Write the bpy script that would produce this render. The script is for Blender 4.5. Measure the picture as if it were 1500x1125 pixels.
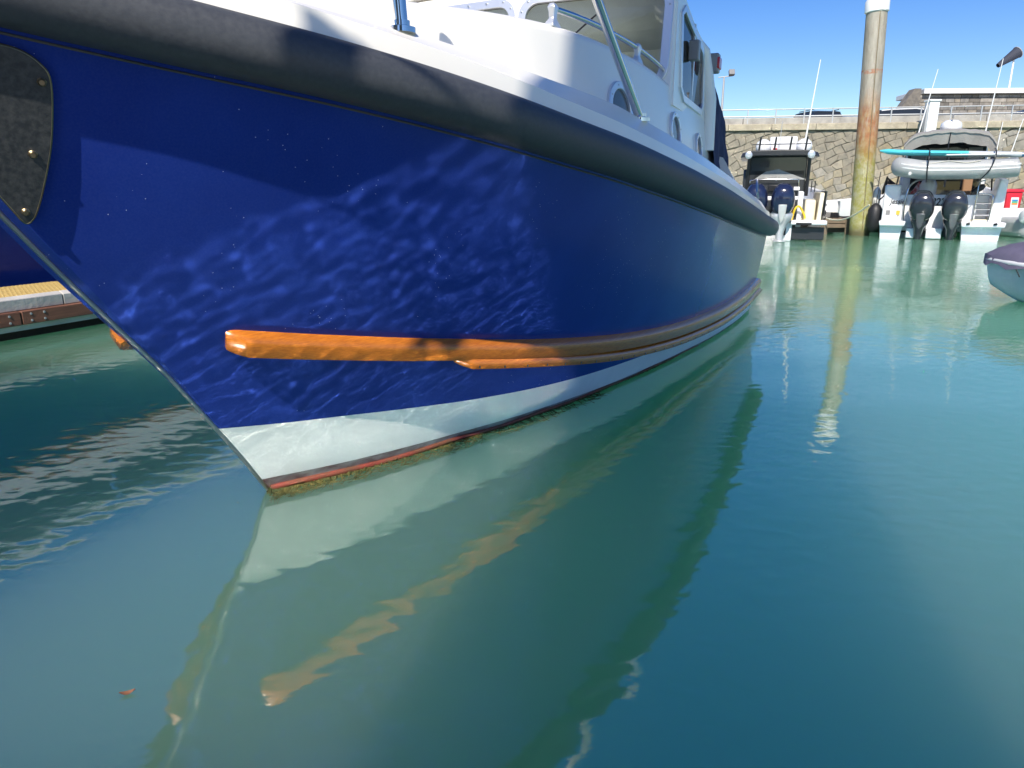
import bpy, bmesh, math, random
from mathutils import Vector, Matrix, Quaternion
R = math.radians
random.seed(7)
scene = bpy.context.scene
for o in list(bpy.data.objects):
    bpy.data.objects.remove(o)
COL = scene.collection

# ------------------------------------------------------------------ camera
CAM_H = 1.3
cam_d = bpy.data.cameras.new('camera')
cam = bpy.data.objects.new('camera', cam_d)
COL.objects.link(cam)
cam.location = (0, 0, CAM_H)
cam.rotation_euler = (R(90) - math.atan(281 / 1040), 0, 0)
cam_d.sensor_fit = 'HORIZONTAL'
cam_d.sensor_width = 36
cam_d.lens = 36 * 1040 / 1500
cam_d.clip_start = 0.05
cam_d.clip_end = 2000
scene.camera = cam

# ------------------------------------------------------------------ light
SUN_EL = 45.0
SUN_AZ = Vector((-math.sin(R(15)), -math.cos(R(15)), 0)).normalized()
to_sun = (SUN_AZ * math.cos(R(SUN_EL)) + Vector((0, 0, math.sin(R(SUN_EL))))).normalized()
sun_d = bpy.data.lights.new('sun', 'SUN')
sun = bpy.data.objects.new('sun', sun_d)
COL.objects.link(sun)
sun_d.energy = 5.0
sun_d.angle = R(0.55)
sun_d.color = (1.0, 0.93, 0.82)
sun.rotation_euler = (-to_sun).to_track_quat('-Z', 'Y').to_euler()
world = bpy.data.worlds.new('World')
scene.world = world
world.use_nodes = True
wn = world.node_tree
sky = wn.nodes.new('ShaderNodeTexSky')
sky.sky_type = 'NISHITA'
sky.sun_disc = False
sky.sun_elevation = R(SUN_EL)
sky.sun_rotation = math.atan2(SUN_AZ.x, SUN_AZ.y)
sky.altitude = 0
sky.air_density = 1.0
sky.dust_density = 0.3
sky.ozone_density = 2.5
hsv = wn.nodes.new('ShaderNodeHueSaturation')
hsv.inputs['Hue'].default_value = 0.517
hsv.inputs['Saturation'].default_value = 1.4
wn.links.new(sky.outputs[0], hsv.inputs['Color'])
wn.links.new(hsv.outputs[0], wn.nodes['Background'].inputs[0])
wn.nodes['Background'].inputs[1].default_value = 0.115
scene.view_settings.view_transform = 'Standard'
scene.view_settings.look = 'None'
scene.view_settings.gamma = 1
scene.view_settings.use_curve_mapping = False
scene.view_settings.exposure = 0.38
cy = scene.cycles
cy.use_denoising = True
try:
    cy.denoiser = 'OPENIMAGEDENOISE'
    cy.denoising_input_passes = 'RGB_ALBEDO_NORMAL'
    cy.denoising_prefilter = 'ACCURATE'
except Exception:
    pass
cy.caustics_reflective = True
cy.caustics_refractive = False
cy.blur_glossy = 0.0
cy.sample_clamp_indirect = 0.0
cy.max_bounces = 9
cy.use_guiding = True
cy.use_surface_guiding = True
cy.use_volume_guiding = False
cy.guiding_training_samples = 0
cy.surface_guiding_probability = 0.8

# ------------------------------------------------------------------ materials
def mat(name, color, rough=0.5, metal=0.0, var=0.0, vscale=6.0, color2=None, bump=0.0, bscale=40.0,
        coat=0.0, spec=0.5, rvar=0.0, stretch=None, obj_var=0.0):
    m = bpy.data.materials.new(name)
    m.use_nodes = True
    nt = m.node_tree
    b = nt.nodes['Principled BSDF']
    b.inputs['Base Color'].default_value = (*color, 1)
    b.inputs['Roughness'].default_value = rough
    b.inputs['Metallic'].default_value = metal
    b.inputs['Coat Weight'].default_value = coat
    b.inputs['Coat Roughness'].default_value = 0.04
    b.inputs['Specular IOR Level'].default_value = spec
    N, L = nt.nodes.new, nt.links.new
    tc = N('ShaderNodeTexCoord')
    vec = tc.outputs['Object']
    if stretch:
        mp = N('ShaderNodeMapping')
        mp.inputs['Scale'].default_value = stretch
        L(vec, mp.inputs[0]); vec = mp.outputs[0]
    if var or color2:
        nz = N('ShaderNodeTexNoise')
        nz.inputs['Scale'].default_value = vscale
        nz.inputs['Detail'].default_value = 6
        nz.inputs['Roughness'].default_value = 0.62
        L(vec, nz.inputs[0])
        mx = N('ShaderNodeMix'); mx.data_type = 'RGBA'
        c2 = color2 or tuple(max(0, c * (1 - var)) for c in color)
        mx.inputs[6].default_value = (*color, 1)
        mx.inputs[7].default_value = (*c2, 1)
        rp = N('ShaderNodeMapRange')
        rp.inputs[1].default_value = 0.38; rp.inputs[2].default_value = 0.66
        L(nz.outputs[0], rp.inputs[0]); L(rp.outputs[0], mx.inputs[0])
        out = mx.outputs[2]
        if obj_var:
            oi = N('ShaderNodeObjectInfo')
            hs = N('ShaderNodeHueSaturation')
            mr = N('ShaderNodeMapRange')
            mr.inputs[3].default_value = 1 - obj_var; mr.inputs[4].default_value = 1 + obj_var
            L(oi.outputs['Random'], mr.inputs[0]); L(mr.outputs[0], hs.inputs['Value'])
            mr2 = N('ShaderNodeMapRange')
            ma = N('ShaderNodeMath'); ma.operation = 'FRACT'
            mm = N('ShaderNodeMath'); mm.operation = 'MULTIPLY'; mm.inputs[1].default_value = 17.3
            L(oi.outputs['Random'], mm.inputs[0]); L(mm.outputs[0], ma.inputs[0])
            mr2.inputs[3].default_value = 0.55; mr2.inputs[4].default_value = 1.3
            L(ma.outputs[0], mr2.inputs[0]); L(mr2.outputs[0], hs.inputs['Saturation'])
            L(out, hs.inputs['Color']); out = hs.outputs[0]
        L(out, b.inputs['Base Color'])
        if rvar:
            rr = N('ShaderNodeMapRange')
            rr.inputs[3].default_value = rough; rr.inputs[4].default_value = rough + rvar
            L(nz.outputs[0], rr.inputs[0]); L(rr.outputs[0], b.inputs['Roughness'])
    if bump:
        n2 = N('ShaderNodeTexNoise')
        n2.inputs['Scale'].default_value = bscale
        n2.inputs['Detail'].default_value = 5
        L(vec, n2.inputs[0])
        bp = N('ShaderNodeBump')
        bp.inputs['Strength'].default_value = 1.0
        bp.inputs['Distance'].default_value = bump
        L(n2.outputs[0], bp.inputs['Height']); L(bp.outputs[0], b.inputs['Normal'])
    return m

def glass(name, tint, fac_min=0.05, rough=0.0):
    m = bpy.data.materials.new(name); m.use_nodes = True
    nt = m.node_tree; nt.nodes.clear()
    N, L = nt.nodes.new, nt.links.new
    out = N('ShaderNodeOutputMaterial'); mx = N('ShaderNodeMixShader')
    tr = N('ShaderNodeBsdfTransparent'); tr.inputs[0].default_value = (*tint, 1)
    gl = N('ShaderNodeBsdfGlossy'); gl.inputs['Roughness'].default_value = rough
    fr = N('ShaderNodeFresnel'); fr.inputs[0].default_value = 1.5
    L(fr.outputs[0], mx.inputs[0]); L(tr.outputs[0], mx.inputs[1]); L(gl.outputs[0], mx.inputs[2])
    L(mx.outputs[0], out.inputs[0])
    return m

M = {}
# ---- hull blue: glossy paint, slightly chalked, with dried salt specks
def blue_paint():
    m = mat('blue_hull_paint', (0.005, 0.026, 0.225), 0.17, var=0.28, vscale=2.2, color2=(0.007, 0.033, 0.255), coat=0.0, spec=0.18)
    nt = m.node_tree; N, L = nt.nodes.new, nt.links.new
    b = nt.nodes['Principled BSDF']
    tc = N('ShaderNodeTexCoord')
    vo = N('ShaderNodeTexVoronoi'); vo.inputs['Scale'].default_value = 95
    L(tc.outputs['Object'], vo.inputs[0])
    lt = N('ShaderNodeMath'); lt.operation = 'LESS_THAN'; lt.inputs[1].default_value = 0.13
    L(vo.outputs['Distance'], lt.inputs[0])
    nz = N('ShaderNodeTexNoise'); nz.inputs['Scale'].default_value = 3.2; nz.inputs['Detail'].default_value = 4
    L(tc.outputs['Object'], nz.inputs[0])
    sx = N('ShaderNodeSeparateColor'); L(vo.outputs['Color'], sx.inputs[0])
    ad = N('ShaderNodeMath'); ad.operation = 'MULTIPLY'
    L(sx.outputs[0], ad.inputs[0]); L(nz.outputs[0], ad.inputs[1])
    gt = N('ShaderNodeMath'); gt.operation = 'GREATER_THAN'; gt.inputs[1].default_value = 0.52
    L(ad.outputs[0], gt.inputs[0])
    mu = N('ShaderNodeMath'); mu.operation = 'MULTIPLY'
    L(lt.outputs[0], mu.inputs[0]); L(gt.outputs[0], mu.inputs[1])
    # faint salt film
    n3 = N('ShaderNodeTexNoise'); n3.inputs['Scale'].default_value = 160; n3.inputs['Detail'].default_value = 2
    L(tc.outputs['Object'], n3.inputs[0])
    mr = N('ShaderNodeMapRange'); mr.inputs[1].default_value = 0.35; mr.inputs[2].default_value = 0.8
    mr.inputs[3].default_value = 0.012; mr.inputs[4].default_value = 0.028
    L(n3.outputs[0], mr.inputs[0])
    m2 = N('ShaderNodeMath'); m2.operation = 'MAXIMUM'
    L(mu.outputs[0], m2.inputs[0]); L(mr.outputs[0], m2.inputs[1])
    mx = N('ShaderNodeMix'); mx.data_type = 'RGBA'
    src = b.inputs['Base Color'].links[0].from_socket
    L(src, mx.inputs[6]); mx.inputs[7].default_value = (0.6, 0.65, 0.75, 1)
    L(m2.outputs[0], mx.inputs[0]); L(mx.outputs[2], b.inputs['Base Color'])
    b.inputs['Sheen Weight'].default_value = 0.0
    return m
M['blue'] = blue_paint()
M['white_gel'] = mat('white_gelcoat', (0.83, 0.80, 0.73), 0.22, var=0.05, vscale=1.6)
M['boot'] = mat('white_boot_stripe', (0.80, 0.80, 0.78), 0.3, var=0.06, vscale=7)
M['antifoul'] = mat('dark_red_antifouling', (0.10, 0.022, 0.022), 0.6, color2=(0.34, 0.35, 0.34), vscale=4, bump=0.003, bscale=30, stretch=(1, 1, 3))
M['weed'] = mat('green_brown_weed', (0.10, 0.085, 0.015), 0.8, color2=(0.035, 0.05, 0.012), vscale=30)
M['red_edge'] = mat('red_waterline_edge', (0.24, 0.045, 0.03), 0.6, color2=(0.09, 0.06, 0.025), vscale=9)
def rubber():
    m = mat('black_rubber', (0.042, 0.046, 0.054), 0.42, color2=(0.055, 0.060, 0.068), vscale=60, bump=0.0012, bscale=25, rvar=0.25)
    nt = m.node_tree; N, L = nt.nodes.new, nt.links.new
    b = nt.nodes['Principled BSDF']; src = b.inputs['Base Color'].links[0].from_socket
    tc = N('ShaderNodeTexCoord'); mp = N('ShaderNodeMapping'); mp.inputs['Scale'].default_value = (40, 40, 9)
    L(tc.outputs['Object'], mp.inputs[0])
    nz = N('ShaderNodeTexNoise'); nz.inputs['Scale'].default_value = 2.4; nz.inputs['Detail'].default_value = 8; nz.inputs['Roughness'].default_value = .75
    L(mp.outputs[0], nz.inputs[0])
    mr = N('ShaderNodeMapRange'); mr.inputs[1].default_value = .64; mr.inputs[2].default_value = .80; mr.inputs[4].default_value = .3
    L(nz.outputs[0], mr.inputs[0])
    mx = N('ShaderNodeMix'); mx.data_type = 'RGBA'
    L(src, mx.inputs[6]); mx.inputs[7].default_value = (.27, .275, .28, 1)
    L(mr.outputs[0], mx.inputs[0]); L(mx.outputs[2], b.inputs['Base Color'])
    return m
M['rubber'] = rubber()
M['dark_rubber'] = mat('plain_black_rubber', (0.015, 0.015, 0.017), 0.5)
M['plate'] = mat('worn_black_plate', (0.018, 0.022, 0.025), 0.42, color2=(0.05, 0.052, 0.052), vscale=60, bump=0.0006, bscale=90, rvar=.2)
M['steel'] = mat('polished_steel', (0.62, 0.62, 0.62), 0.07, 1.0)
M['dull_steel'] = mat('dull_steel', (0.5, 0.5, 0.49), 0.35, 1.0)
M['brass'] = mat('brass_screw', (0.35, 0.27, 0.16), 0.4, 1.0)
def teak():
    m = mat('varnished_wood', (0.52, 0.165, 0.016), 0.24, coat=0.3, color2=(0.36, 0.10, 0.011), vscale=5, stretch=(16, .22, 44))
    return m
M['teak'] = teak()
M['alu'] = mat('window_frame_alloy', (0.66, 0.68, 0.70), 0.3, 0.6)
M['glass'] = glass('window_glass', (0.90, 0.93, 0.92))
M['dark_glass'] = glass('tinted_glass', (0.25, 0.27, 0.27))
M['navy'] = mat('navy_canvas', (0.018, 0.022, 0.075), 0.8, var=0.3, vscale=8, bump=0.004, bscale=12)
M['lining'] = mat('cabin_lining', (0.78, 0.80, 0.80), 0.7, var=.08)
M['dash'] = mat('navy_upholstery', (0.025, 0.04, 0.13), 0.7)
M['black'] = mat('black_plastic', (0.012, 0.012, 0.014), 0.35)
M['grey'] = mat('grey_plastic', (0.22, 0.22, 0.22), 0.4)
M['red_lens'] = mat('red_lens', (0.45, 0.02, 0.03), 0.15)
M['rope'] = mat('white_rope', (0.7, 0.66, 0.55), 0.8, var=.2, vscale=60)

# ------------------------------------------------------------------ helpers
def link(o, parent=None):
    COL.objects.link(o)
    if parent is not None:
        o.parent = parent
    return o
def tag(o, label=None, cat=None, group=None, kind=None):
    if label: o['label'] = label
    if cat: o['category'] = cat
    if group: o['group'] = group
    if kind: o['kind'] = kind
    return o
def empty(name, loc=(0, 0, 0), rz=0.0, label=None, cat=None, group=None):
    o = bpy.data.objects.new(name, None)
    o.empty_display_size = 0.2
    o.location = loc; o.rotation_euler = (0, 0, rz)
    COL.objects.link(o)
    return tag(o, label, cat, group)

class MB:
    def __init__(self): self.v = []; self.f = []
    def add(self, vs, fs):
        n = len(self.v); self.v += [tuple(p) for p in vs]; self.f += [tuple(i + n for i in q) for q in fs]; return self
    def box(self, c, s, rot=None):
        x, y, z = s[0] / 2, s[1] / 2, s[2] / 2
        vs = [Vector(p) for p in ((-x, -y, -z), (x, -y, -z), (x, y, -z), (-x, y, -z), (-x, -y, z), (x, -y, z), (x, y, z), (-x, y, z))]
        if rot is not None: vs = [rot @ p for p in vs]
        return self.add([p + Vector(c) for p in vs], [(0, 3, 2, 1), (4, 5, 6, 7), (0, 1, 5, 4), (1, 2, 6, 5), (2, 3, 7, 6), (3, 0, 4, 7)])
    def rings(self, rings, closed=True, caps=True):
        n = len(rings[0]); vs = [p for r in rings for p in r]; fs = []
        for i in range(len(rings) - 1):
            for j in range(n if closed else n - 1):
                k = (j + 1) % n
                fs.append((i * n + j, i * n + k, (i + 1) * n + k, (i + 1) * n + j))
        if caps and closed:
            fs.append(tuple(reversed(range(n)))); fs.append(tuple((len(rings) - 1) * n + j for j in range(n)))
        return self.add(vs, fs)
    def tube(self, path, r, n=10, caps=True):
        path = [Vector(p) for p in path]; rings = []
        rs = r if isinstance(r, (list, tuple)) else [r] * len(path)
        up = None
        for i, p in enumerate(path):
            d = (path[min(i + 1, len(path) - 1)] - path[max(i - 1, 0)]).normalized()
            if up is None:
                up = Vector((0, 0, 1)) if abs(d.z) < .9 else Vector((1, 0, 0))
            a = d.cross(up).normalized(); b = a.cross(d).normalized(); up = b
            rings.append([p + (a * math.cos(2 * math.pi * k / n) + b * math.sin(2 * math.pi * k / n)) * rs[i] for k in range(n)])
        return self.rings(rings, True, caps)
    def lathe(self, prof, c=(0, 0, 0), n=20, rot=None, sx=1, sy=1):
        rings = []
        for (r, z) in prof:
            ring = []
            for k in range(n):
                p = Vector((r * math.cos(2 * math.pi * k / n) * sx, r * math.sin(2 * math.pi * k / n) * sy, z))
                if rot is not None: p = rot @ p
                ring.append(p + Vector(c))
            rings.append(ring)
        return self.rings(rings, True, True)
    def prism(self, poly, fn, d0, d1):
        """poly of 2D points; fn(p2d, depth) -> 3D"""
        n = len(poly)
        vs = [fn(p, d0) for p in poly] + [fn(p, d1) for p in poly]
        fs = [tuple(reversed(range(n))), tuple(range(n, 2 * n))]
        for i in range(n):
            j = (i + 1) % n; fs.append((i, j, n + j, n + i))
        return self.add(vs, fs)
    def frame(self, outer, inner, fn, d0, d1):
        n = len(outer)
        vs = [fn(p, d0) for p in outer] + [fn(p, d0) for p in inner] + [fn(p, d1) for p in outer] + [fn(p, d1) for p in inner]
        fs = []
        for i in range(n):
            j = (i + 1) % n
            fs += [(i, n + i, n + j, j), (2 * n + i, 2 * n + j, 3 * n + j, 3 * n + i), (i, j, 2 * n + j, 2 * n + i), (n + i, 3 * n + i, 3 * n + j, n + j)]
        return self.add(vs, fs)
    def build(self, name, m, parent=None, smooth=None, bevel=0.0, seg=2, loc=None):
        me = bpy.data.meshes.new(name)
        me.from_pydata(self.v, [], self.f)
        bm = bmesh.new(); bm.from_mesh(me)
        bmesh.ops.remove_doubles(bm, verts=bm.verts, dist=1e-5)
        bmesh.ops.recalc_face_normals(bm, faces=bm.faces)
        bm.to_mesh(me); bm.free()
        me.materials.append(m)
        o = bpy.data.objects.new(name, me)
        if loc is not None: o.location = loc
        link(o, parent)
        if bevel:
            b = o.modifiers.new('bevel', 'BEVEL'); b.width = bevel; b.segments = seg; b.limit_method = 'ANGLE'; b.angle_limit = R(40)
        if smooth is not None or bevel:
            for p in me.polygons: p.use_smooth = True
            me.set_sharp_from_angle(angle=R(smooth if smooth is not None else 40))
        return o
def rrect(x0, y0, x1, y1, r, n=5):
    pts = []
    for cx, cy_, a0 in ((x1 - r, y1 - r, 0), (x0 + r, y1 - r, 90), (x0 + r, y0 + r, 180), (x1 - r, y0 + r, 270)):
        for k in range(n + 1):
            a = R(a0 + 90 * k / n); pts.append((cx + r * math.cos(a), cy_ + r * math.sin(a)))
    return pts
def offset_poly(poly, d):
    cx = sum(p[0] for p in poly) / len(poly); cy_ = sum(p[1] for p in poly) / len(poly)
    out = []
    n = len(poly)
    for i in range(n):
        a, b, c = Vector(poly[i - 1]), Vector(poly[i]), Vector(poly[(i + 1) % n])
        t = (c - a).normalized(); nn = Vector((t.y, -t.x))
        if nn.dot(b - Vector((cx, cy_))) < 0: nn = -nn
        out.append(tuple(b + nn * d))
    return out
def text_mesh(name, body, size, m, parent, loc, rot, shear=0.0, depth=0.003, bold=0.0):
    cu = bpy.data.curves.new(name, 'FONT'); cu.body = body; cu.size = size; cu.align_x = 'CENTER'; cu.align_y = 'CENTER'
    cu.extrude = depth; cu.shear = shear; cu.offset = bold
    t = bpy.data.objects.new('tmp_text', cu); COL.objects.link(t)
    dg = bpy.context.evaluated_depsgraph_get()
    me = bpy.data.meshes.new_from_object(t.evaluated_get(dg))
    bpy.data.objects.remove(t)
    me.materials.clear(); me.materials.append(m)
    o = bpy.data.objects.new(name, me); o.location = loc; o.rotation_euler = rot
    return link(o, parent)
def lerp(a, b, t): return a + (b - a) * t
def table(tab):
    xs = [p[0] for p in tab]; ys = [p[1] for p in tab]; n = len(xs)
    d = [(ys[i + 1] - ys[i]) / (xs[i + 1] - xs[i]) for i in range(n - 1)]
    m = [d[0]] + [0 if d[i - 1] * d[i] <= 0 else 2 * d[i - 1] * d[i] / (d[i - 1] + d[i]) for i in range(1, n - 1)] + [d[-1]]
    def f(x):
        if x <= xs[0]: return ys[0] + m[0] * (x - xs[0])
        if x >= xs[-1]: return ys[-1] + m[-1] * (x - xs[-1])
        i = 0
        while x > xs[i + 1]: i += 1
        h = xs[i + 1] - xs[i]; t = (x - xs[i]) / h
        return (1 + 2 * t) * (1 - t) ** 2 * ys[i] + t * (1 - t) ** 2 * h * m[i] + t * t * (3 - 2 * t) * ys[i + 1] + t * t * (t - 1) * h * m[i + 1]
    return f
def copy_tree(o, parent=None):
    c = o.copy(); COL.objects.link(c); c.parent = parent
    for ch in list(o.children): copy_tree(ch, c)
    return c

#==SETTING==
# ------------------------------------------------------------------ water
def water_material():
    m = bpy.data.materials.new('green_harbour_water'); m.use_nodes = True
    nt = m.node_tree; N, L = nt.nodes.new, nt.links.new
    b = nt.nodes['Principled BSDF']
    b.inputs['Base Color'].default_value = (0.128, 0.335, 0.205, 1)
    b.inputs['Roughness'].default_value = 0.04
    b.inputs['IOR'].default_value = 2.9
    b.inputs['Subsurface Weight'].default_value = 1.0
    b.inputs['Subsurface Radius'].default_value = (0.8, 1.3, 1.1)
    b.inputs['Subsurface Scale'].default_value = 13.0
    tc = N('ShaderNodeTexCoord')
    def noise(scale, st, detail, rough=0.5, dist=0.0):
        mp = N('ShaderNodeMapping'); mp.inputs['Scale'].default_value = st; mp.inputs['Rotation'].default_value = (0, 0, R(-12))
        L(tc.outputs['Object'], mp.inputs[0])
        n = N('ShaderNodeTexNoise'); n.inputs['Scale'].default_value = scale; n.inputs['Detail'].default_value = detail
        n.inputs['Roughness'].default_value = rough; n.inputs['Distortion'].default_value = dist
        L(mp.outputs[0], n.inputs[0]); return n.outputs[0]
    big = noise(0.9, (1.0, 1.3, 1), 0)
    mid = noise(9.0, (1.0, 1.4, 1), 0, 0.5, 0.4)
    sml = noise(22, (1.0, 1.6, 1), 2, 0.5, 0.3)
    patch = noise(0.35, (1, 1, 1), 2)
    # ripples get livelier away from the sheltered near berth
    sp = N('ShaderNodeSeparateXYZ'); L(tc.outputs['Object'], sp.inputs[0])
    far = N('ShaderNodeMapRange'); far.inputs[1].default_value = 5; far.inputs[2].default_value = 16
    far.inputs[3].default_value = 0.48; far.inputs[4].default_value = 1.7
    L(sp.outputs[1], far.inputs[0])
    def mul(a, k):
        q = N('ShaderNodeMath'); q.operation = 'MULTIPLY'; L(a, q.inputs[0])
        if isinstance(k, float): q.inputs[1].default_value = k
        else: L(k, q.inputs[1])
        return q.outputs[0]
    def add(a, c):
        q = N('ShaderNodeMath'); q.operation = 'ADD'; L(a, q.inputs[0]); L(c, q.inputs[1]); return q.outputs[0]
    pr = N('ShaderNodeMapRange'); pr.inputs[1].default_value = .35; pr.inputs[2].default_value = .65; pr.inputs[3].default_value = .5; pr.inputs[4].default_value = 1.3
    L(patch, pr.inputs[0])
    choppy = N('ShaderNodeMapRange'); choppy.inputs[1].default_value = 5; choppy.inputs[2].default_value = 13
    choppy.inputs[3].default_value = 0.0005; choppy.inputs[4].default_value = 0.0022
    L(sp.outputs[1], choppy.inputs[0])
    fine = mul(mul(add(mul(mid, 0.0037), mul(sml, choppy.outputs[0])), far.outputs[0]), pr.outputs[0])
    h = add(mul(big, 0.009), fine)
    bp = N('ShaderNodeBump'); bp.inputs['Distance'].default_value = 1.0; bp.inputs['Strength'].default_value = 1.0
    L(h, bp.inputs['Height']); L(bp.outputs[0], b.inputs['Normal'])
    return m
M['water'] = water_material()
mb = MB(); mb.box((10, 30, -20.0), (400, 240, 40.0))
w = mb.build('water', M['water']); tag(w, kind='structure')

#==MAINBOAT==
# ------------------------------------------------------------------ main blue motor boat
# local axes: X to its port side, Y aft from the stem at the waterline, Z up
WLB = table([(0, 0.0), (.3, .175), (.63, .325), (.95, .445), (1.4, .605), (2.05, .78), (2.76, .935), (3.63, 1.09), (4.57, 1.22), (5.6, 1.29), (6.3, 1.30)])
SHB = table([(0, 0.0), (.3, .19), (.6, .41), (.9, .63), (1.2, .80), (1.5, .93), (1.8, 1.03), (2.2, 1.15), (2.6, 1.23), (3.06, 1.30), (3.9, 1.37), (5.2, 1.40), (6.5, 1.385), (7.5, 1.33)])
STEM = table([(-.5, .42), (0, 0), (.21, -.14), (.38, -.26), (.65, -.455), (.91, -.67), (1.12, -.84), (1.4, -1.05), (1.75, -1.27), (2.1, -1.47)])
BOOT = table([(-.27, .372), (-.064, .348), (.212, .322), (.545, .286), (.954, .245), (1.837, .19), (2.504, .178), (3.373, .166), (4.278, .16), (6.2, .15)])
S_TR = 6.15
def zs(s): s = min(s, 6.3); return 1.575 - .16 * s + .0075 * s * s
def hw(z): return max(.012, min(.07, .012 + (z - .3) * .075))
def hb(s, z):
    sg = max(0, s - STEM(z)); Z = zs(s); u = max(0, min(1.2, z / Z))
    e = lerp(1.15, .8, max(0, min(1, (s + 1) / 3.5))); wv = u ** e
    b = hw(z) + (1 - wv) * WLB(sg) + wv * SHB(sg)
    if z < 0: b *= (1 + z * .9)
    return b
def hn(s, z):
    e = .02
    ds = (hb(s + e, z) - hb(s - e, z)) / (2 * e); dz = (hb(s, z + e) - hb(s, z - e)) / (2 * e)
    return Vector((1, -ds, -dz)).normalized()
def hp(s, z, off=0.0):
    p = Vector((hb(s, z), s, z)); return p + hn(s, z) * off if off else p
boat = empty('motor_boat', (-1.0977, 2.9799, 0), R(-25),
             'big blue hulled motor boat with white waterline stripe, wooden strakes and black rubber belt', 'motor boat')
NS = 72
FR = [(k / NS) ** 1.25 for k in range(NS + 1)]
def row(zfun, side=1):
    """points along the hull on the level z = zfun(s), from stem to transom"""
    out = []
    for f in FR:
        s = -.3
        for _ in range(14):
            z = zfun(s); s0 = STEM(z); s = s0 + f * (S_TR - s0)
        out.append(Vector((side * hb(s, z), s, z)))
    return out
def hull_band(zlo, zhi, n, stern=True):
    mb = MB(); rows = []
    for i in range(n + 1):
        t = i / n
        zf = lambda s, t=t: lerp(zlo(s), zhi(s), t)
        pr = row(zf); rows.append([Vector((-p.x, p.y, p.z)) for p in reversed(pr)] + pr)
    mb.rings(rows, closed=False)
    k = len(rows[0]); m_ = n
    for i in range(m_):      # transom strip
        mb.add([rows[i][-1], rows[i][0], rows[i + 1][0], rows[i + 1][-1]], [(0, 1, 2, 3)])
    return mb
ZA = lambda s: 0.030 + .040 * max(0, min(1, 1 - s / 2.2))
hull_band(BOOT, lambda s: zs(s) + .05, 26).build('hull', M['blue'], boat, smooth=50)
hull_band(lambda s: ZA(s), BOOT, 6).build('boot_stripe', M['boot'], boat, smooth=50)
hull_band(lambda s: -.3, lambda s: ZA(s), 5).build('antifouling', M['antifoul'], boat, smooth=50)
# thin red line and weed fringe at the waterline
mb = MB(); path = [hp(s, .016 + .004 * math.sin(s * 9), .004) for s in [i * .05 - .01 for i in range(80)]]
mb.tube(path, [.017 * max(.25, 1 - i / 70) for i in range(80)], 6).build('red_edge', M['red_edge'], boat, smooth=60)
mb = MB(); rnd = random.Random(3)
for i in range(5200):
    s = rnd.random() ** 1.6 * 3.4 - .02
    p = hp(s, rnd.uniform(-.012, .014), rnd.uniform(0, .012)); nv = hn(s, 0)
    ln = rnd.uniform(.015, .085) * max(.25, 1 - s / 3.2) * (.6 + .4 * math.sin(s * 7))
    q = p + nv * ln * rnd.uniform(.3, 1) + Vector((0, rnd.uniform(-.04, .04), -rnd.uniform(-.008, .012)))
    wv = Vector((0, .004, .002)); mid_ = (p + q) / 2 + Vector((0, 0, .006))
    mb.add([p - wv, p + wv, mid_ + wv, mid_ - wv, q], [(0, 1, 2, 3), (3, 2, 4)])
for i in range(260):
    s = rnd.random() ** 1.8 * 2.2 - .01; p = hp(s, .004, .005); nv = hn(s, 0); nv.z = 0
    pts = [p + nv * (.03 * k) * rnd.uniform(.5, 1.2) + Vector((0, .018 * k * rnd.uniform(-1.2, 1.2), .001 + .003 * math.sin(k * 1.7))) for k in range(5)]
    mb.tube(pts, [.0022, .002, .0016, .0012, .0006], 4)
o = mb.build('weed_fringe', M['weed'], boat); o['kind'] = 'stuff'
# bright stem band
mb = MB(); mb.tube([(0, STEM(z) - .004, z) for z in [i * .05 - .1 for i in range(37)]], .011, 8)
mb.build('stem_band', M['dull_steel'], boat, smooth=60)
# rubber belt round the sheer
def belt_path(n=110):
    pts = []
    for k in range(n + 1):
        f = (k / n) ** 1.2; s0 = STEM(1.76); s = s0 + f * (S_TR - s0)
        pts.append((hp(s, zs(s)), hn(s, zs(s)) if k > 2 else Vector((.75, -.66, 0)).normalized()))
    return pts
prof = [(-.02, -.034), (.03, -.040), (.070, -.028), (.103, .000), (.117, .035), (.115, .08), (.10, .112), (.066, .135), (.02, .146), (-.02, .146)]
def belt_ring(p, nv):
    nh = Vector((nv.x, nv.y, 0)).normalized()
    return [p + nh * a + Vector((0, 0, c)) for a, c in prof]
bp_ = belt_path(); port_r = [belt_ring(p, nv) for p, nv in bp_]
corner = []
pe, ne = bp_[-1]; zz = pe.z
for k in range(1, 9):
    a = R(90 * k / 8); cx = pe.x - .10
    c = Vector((cx + .10 * math.cos(a), S_TR + .10 * math.sin(a), zz)); corner.append(belt_ring(c, Vector((math.cos(a), math.sin(a), 0))))
half = port_r + corner
mirror = [[Vector((-q.x, q.y, q.z)) for q in r] for r in half]
mb = MB(); mb.rings([list(r) for r in reversed(mirror)] + half, True, False)
a_, b_ = half[-1], mirror[-1]
mb.rings([a_, b_], True, False)
mb.build('rubber_belt', M['rubber'], boat, smooth=55)
# a seam line low on the belt: bolted steel strip under the rubber
mb = MB(); mb.tube([hp(s, zs(s) - .046, .001) for s in [-1.1 + i * .1 for i in range(72)]], .004, 6)
mb.build('belt_seam', M['rubber'], boat, smooth=60)
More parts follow.
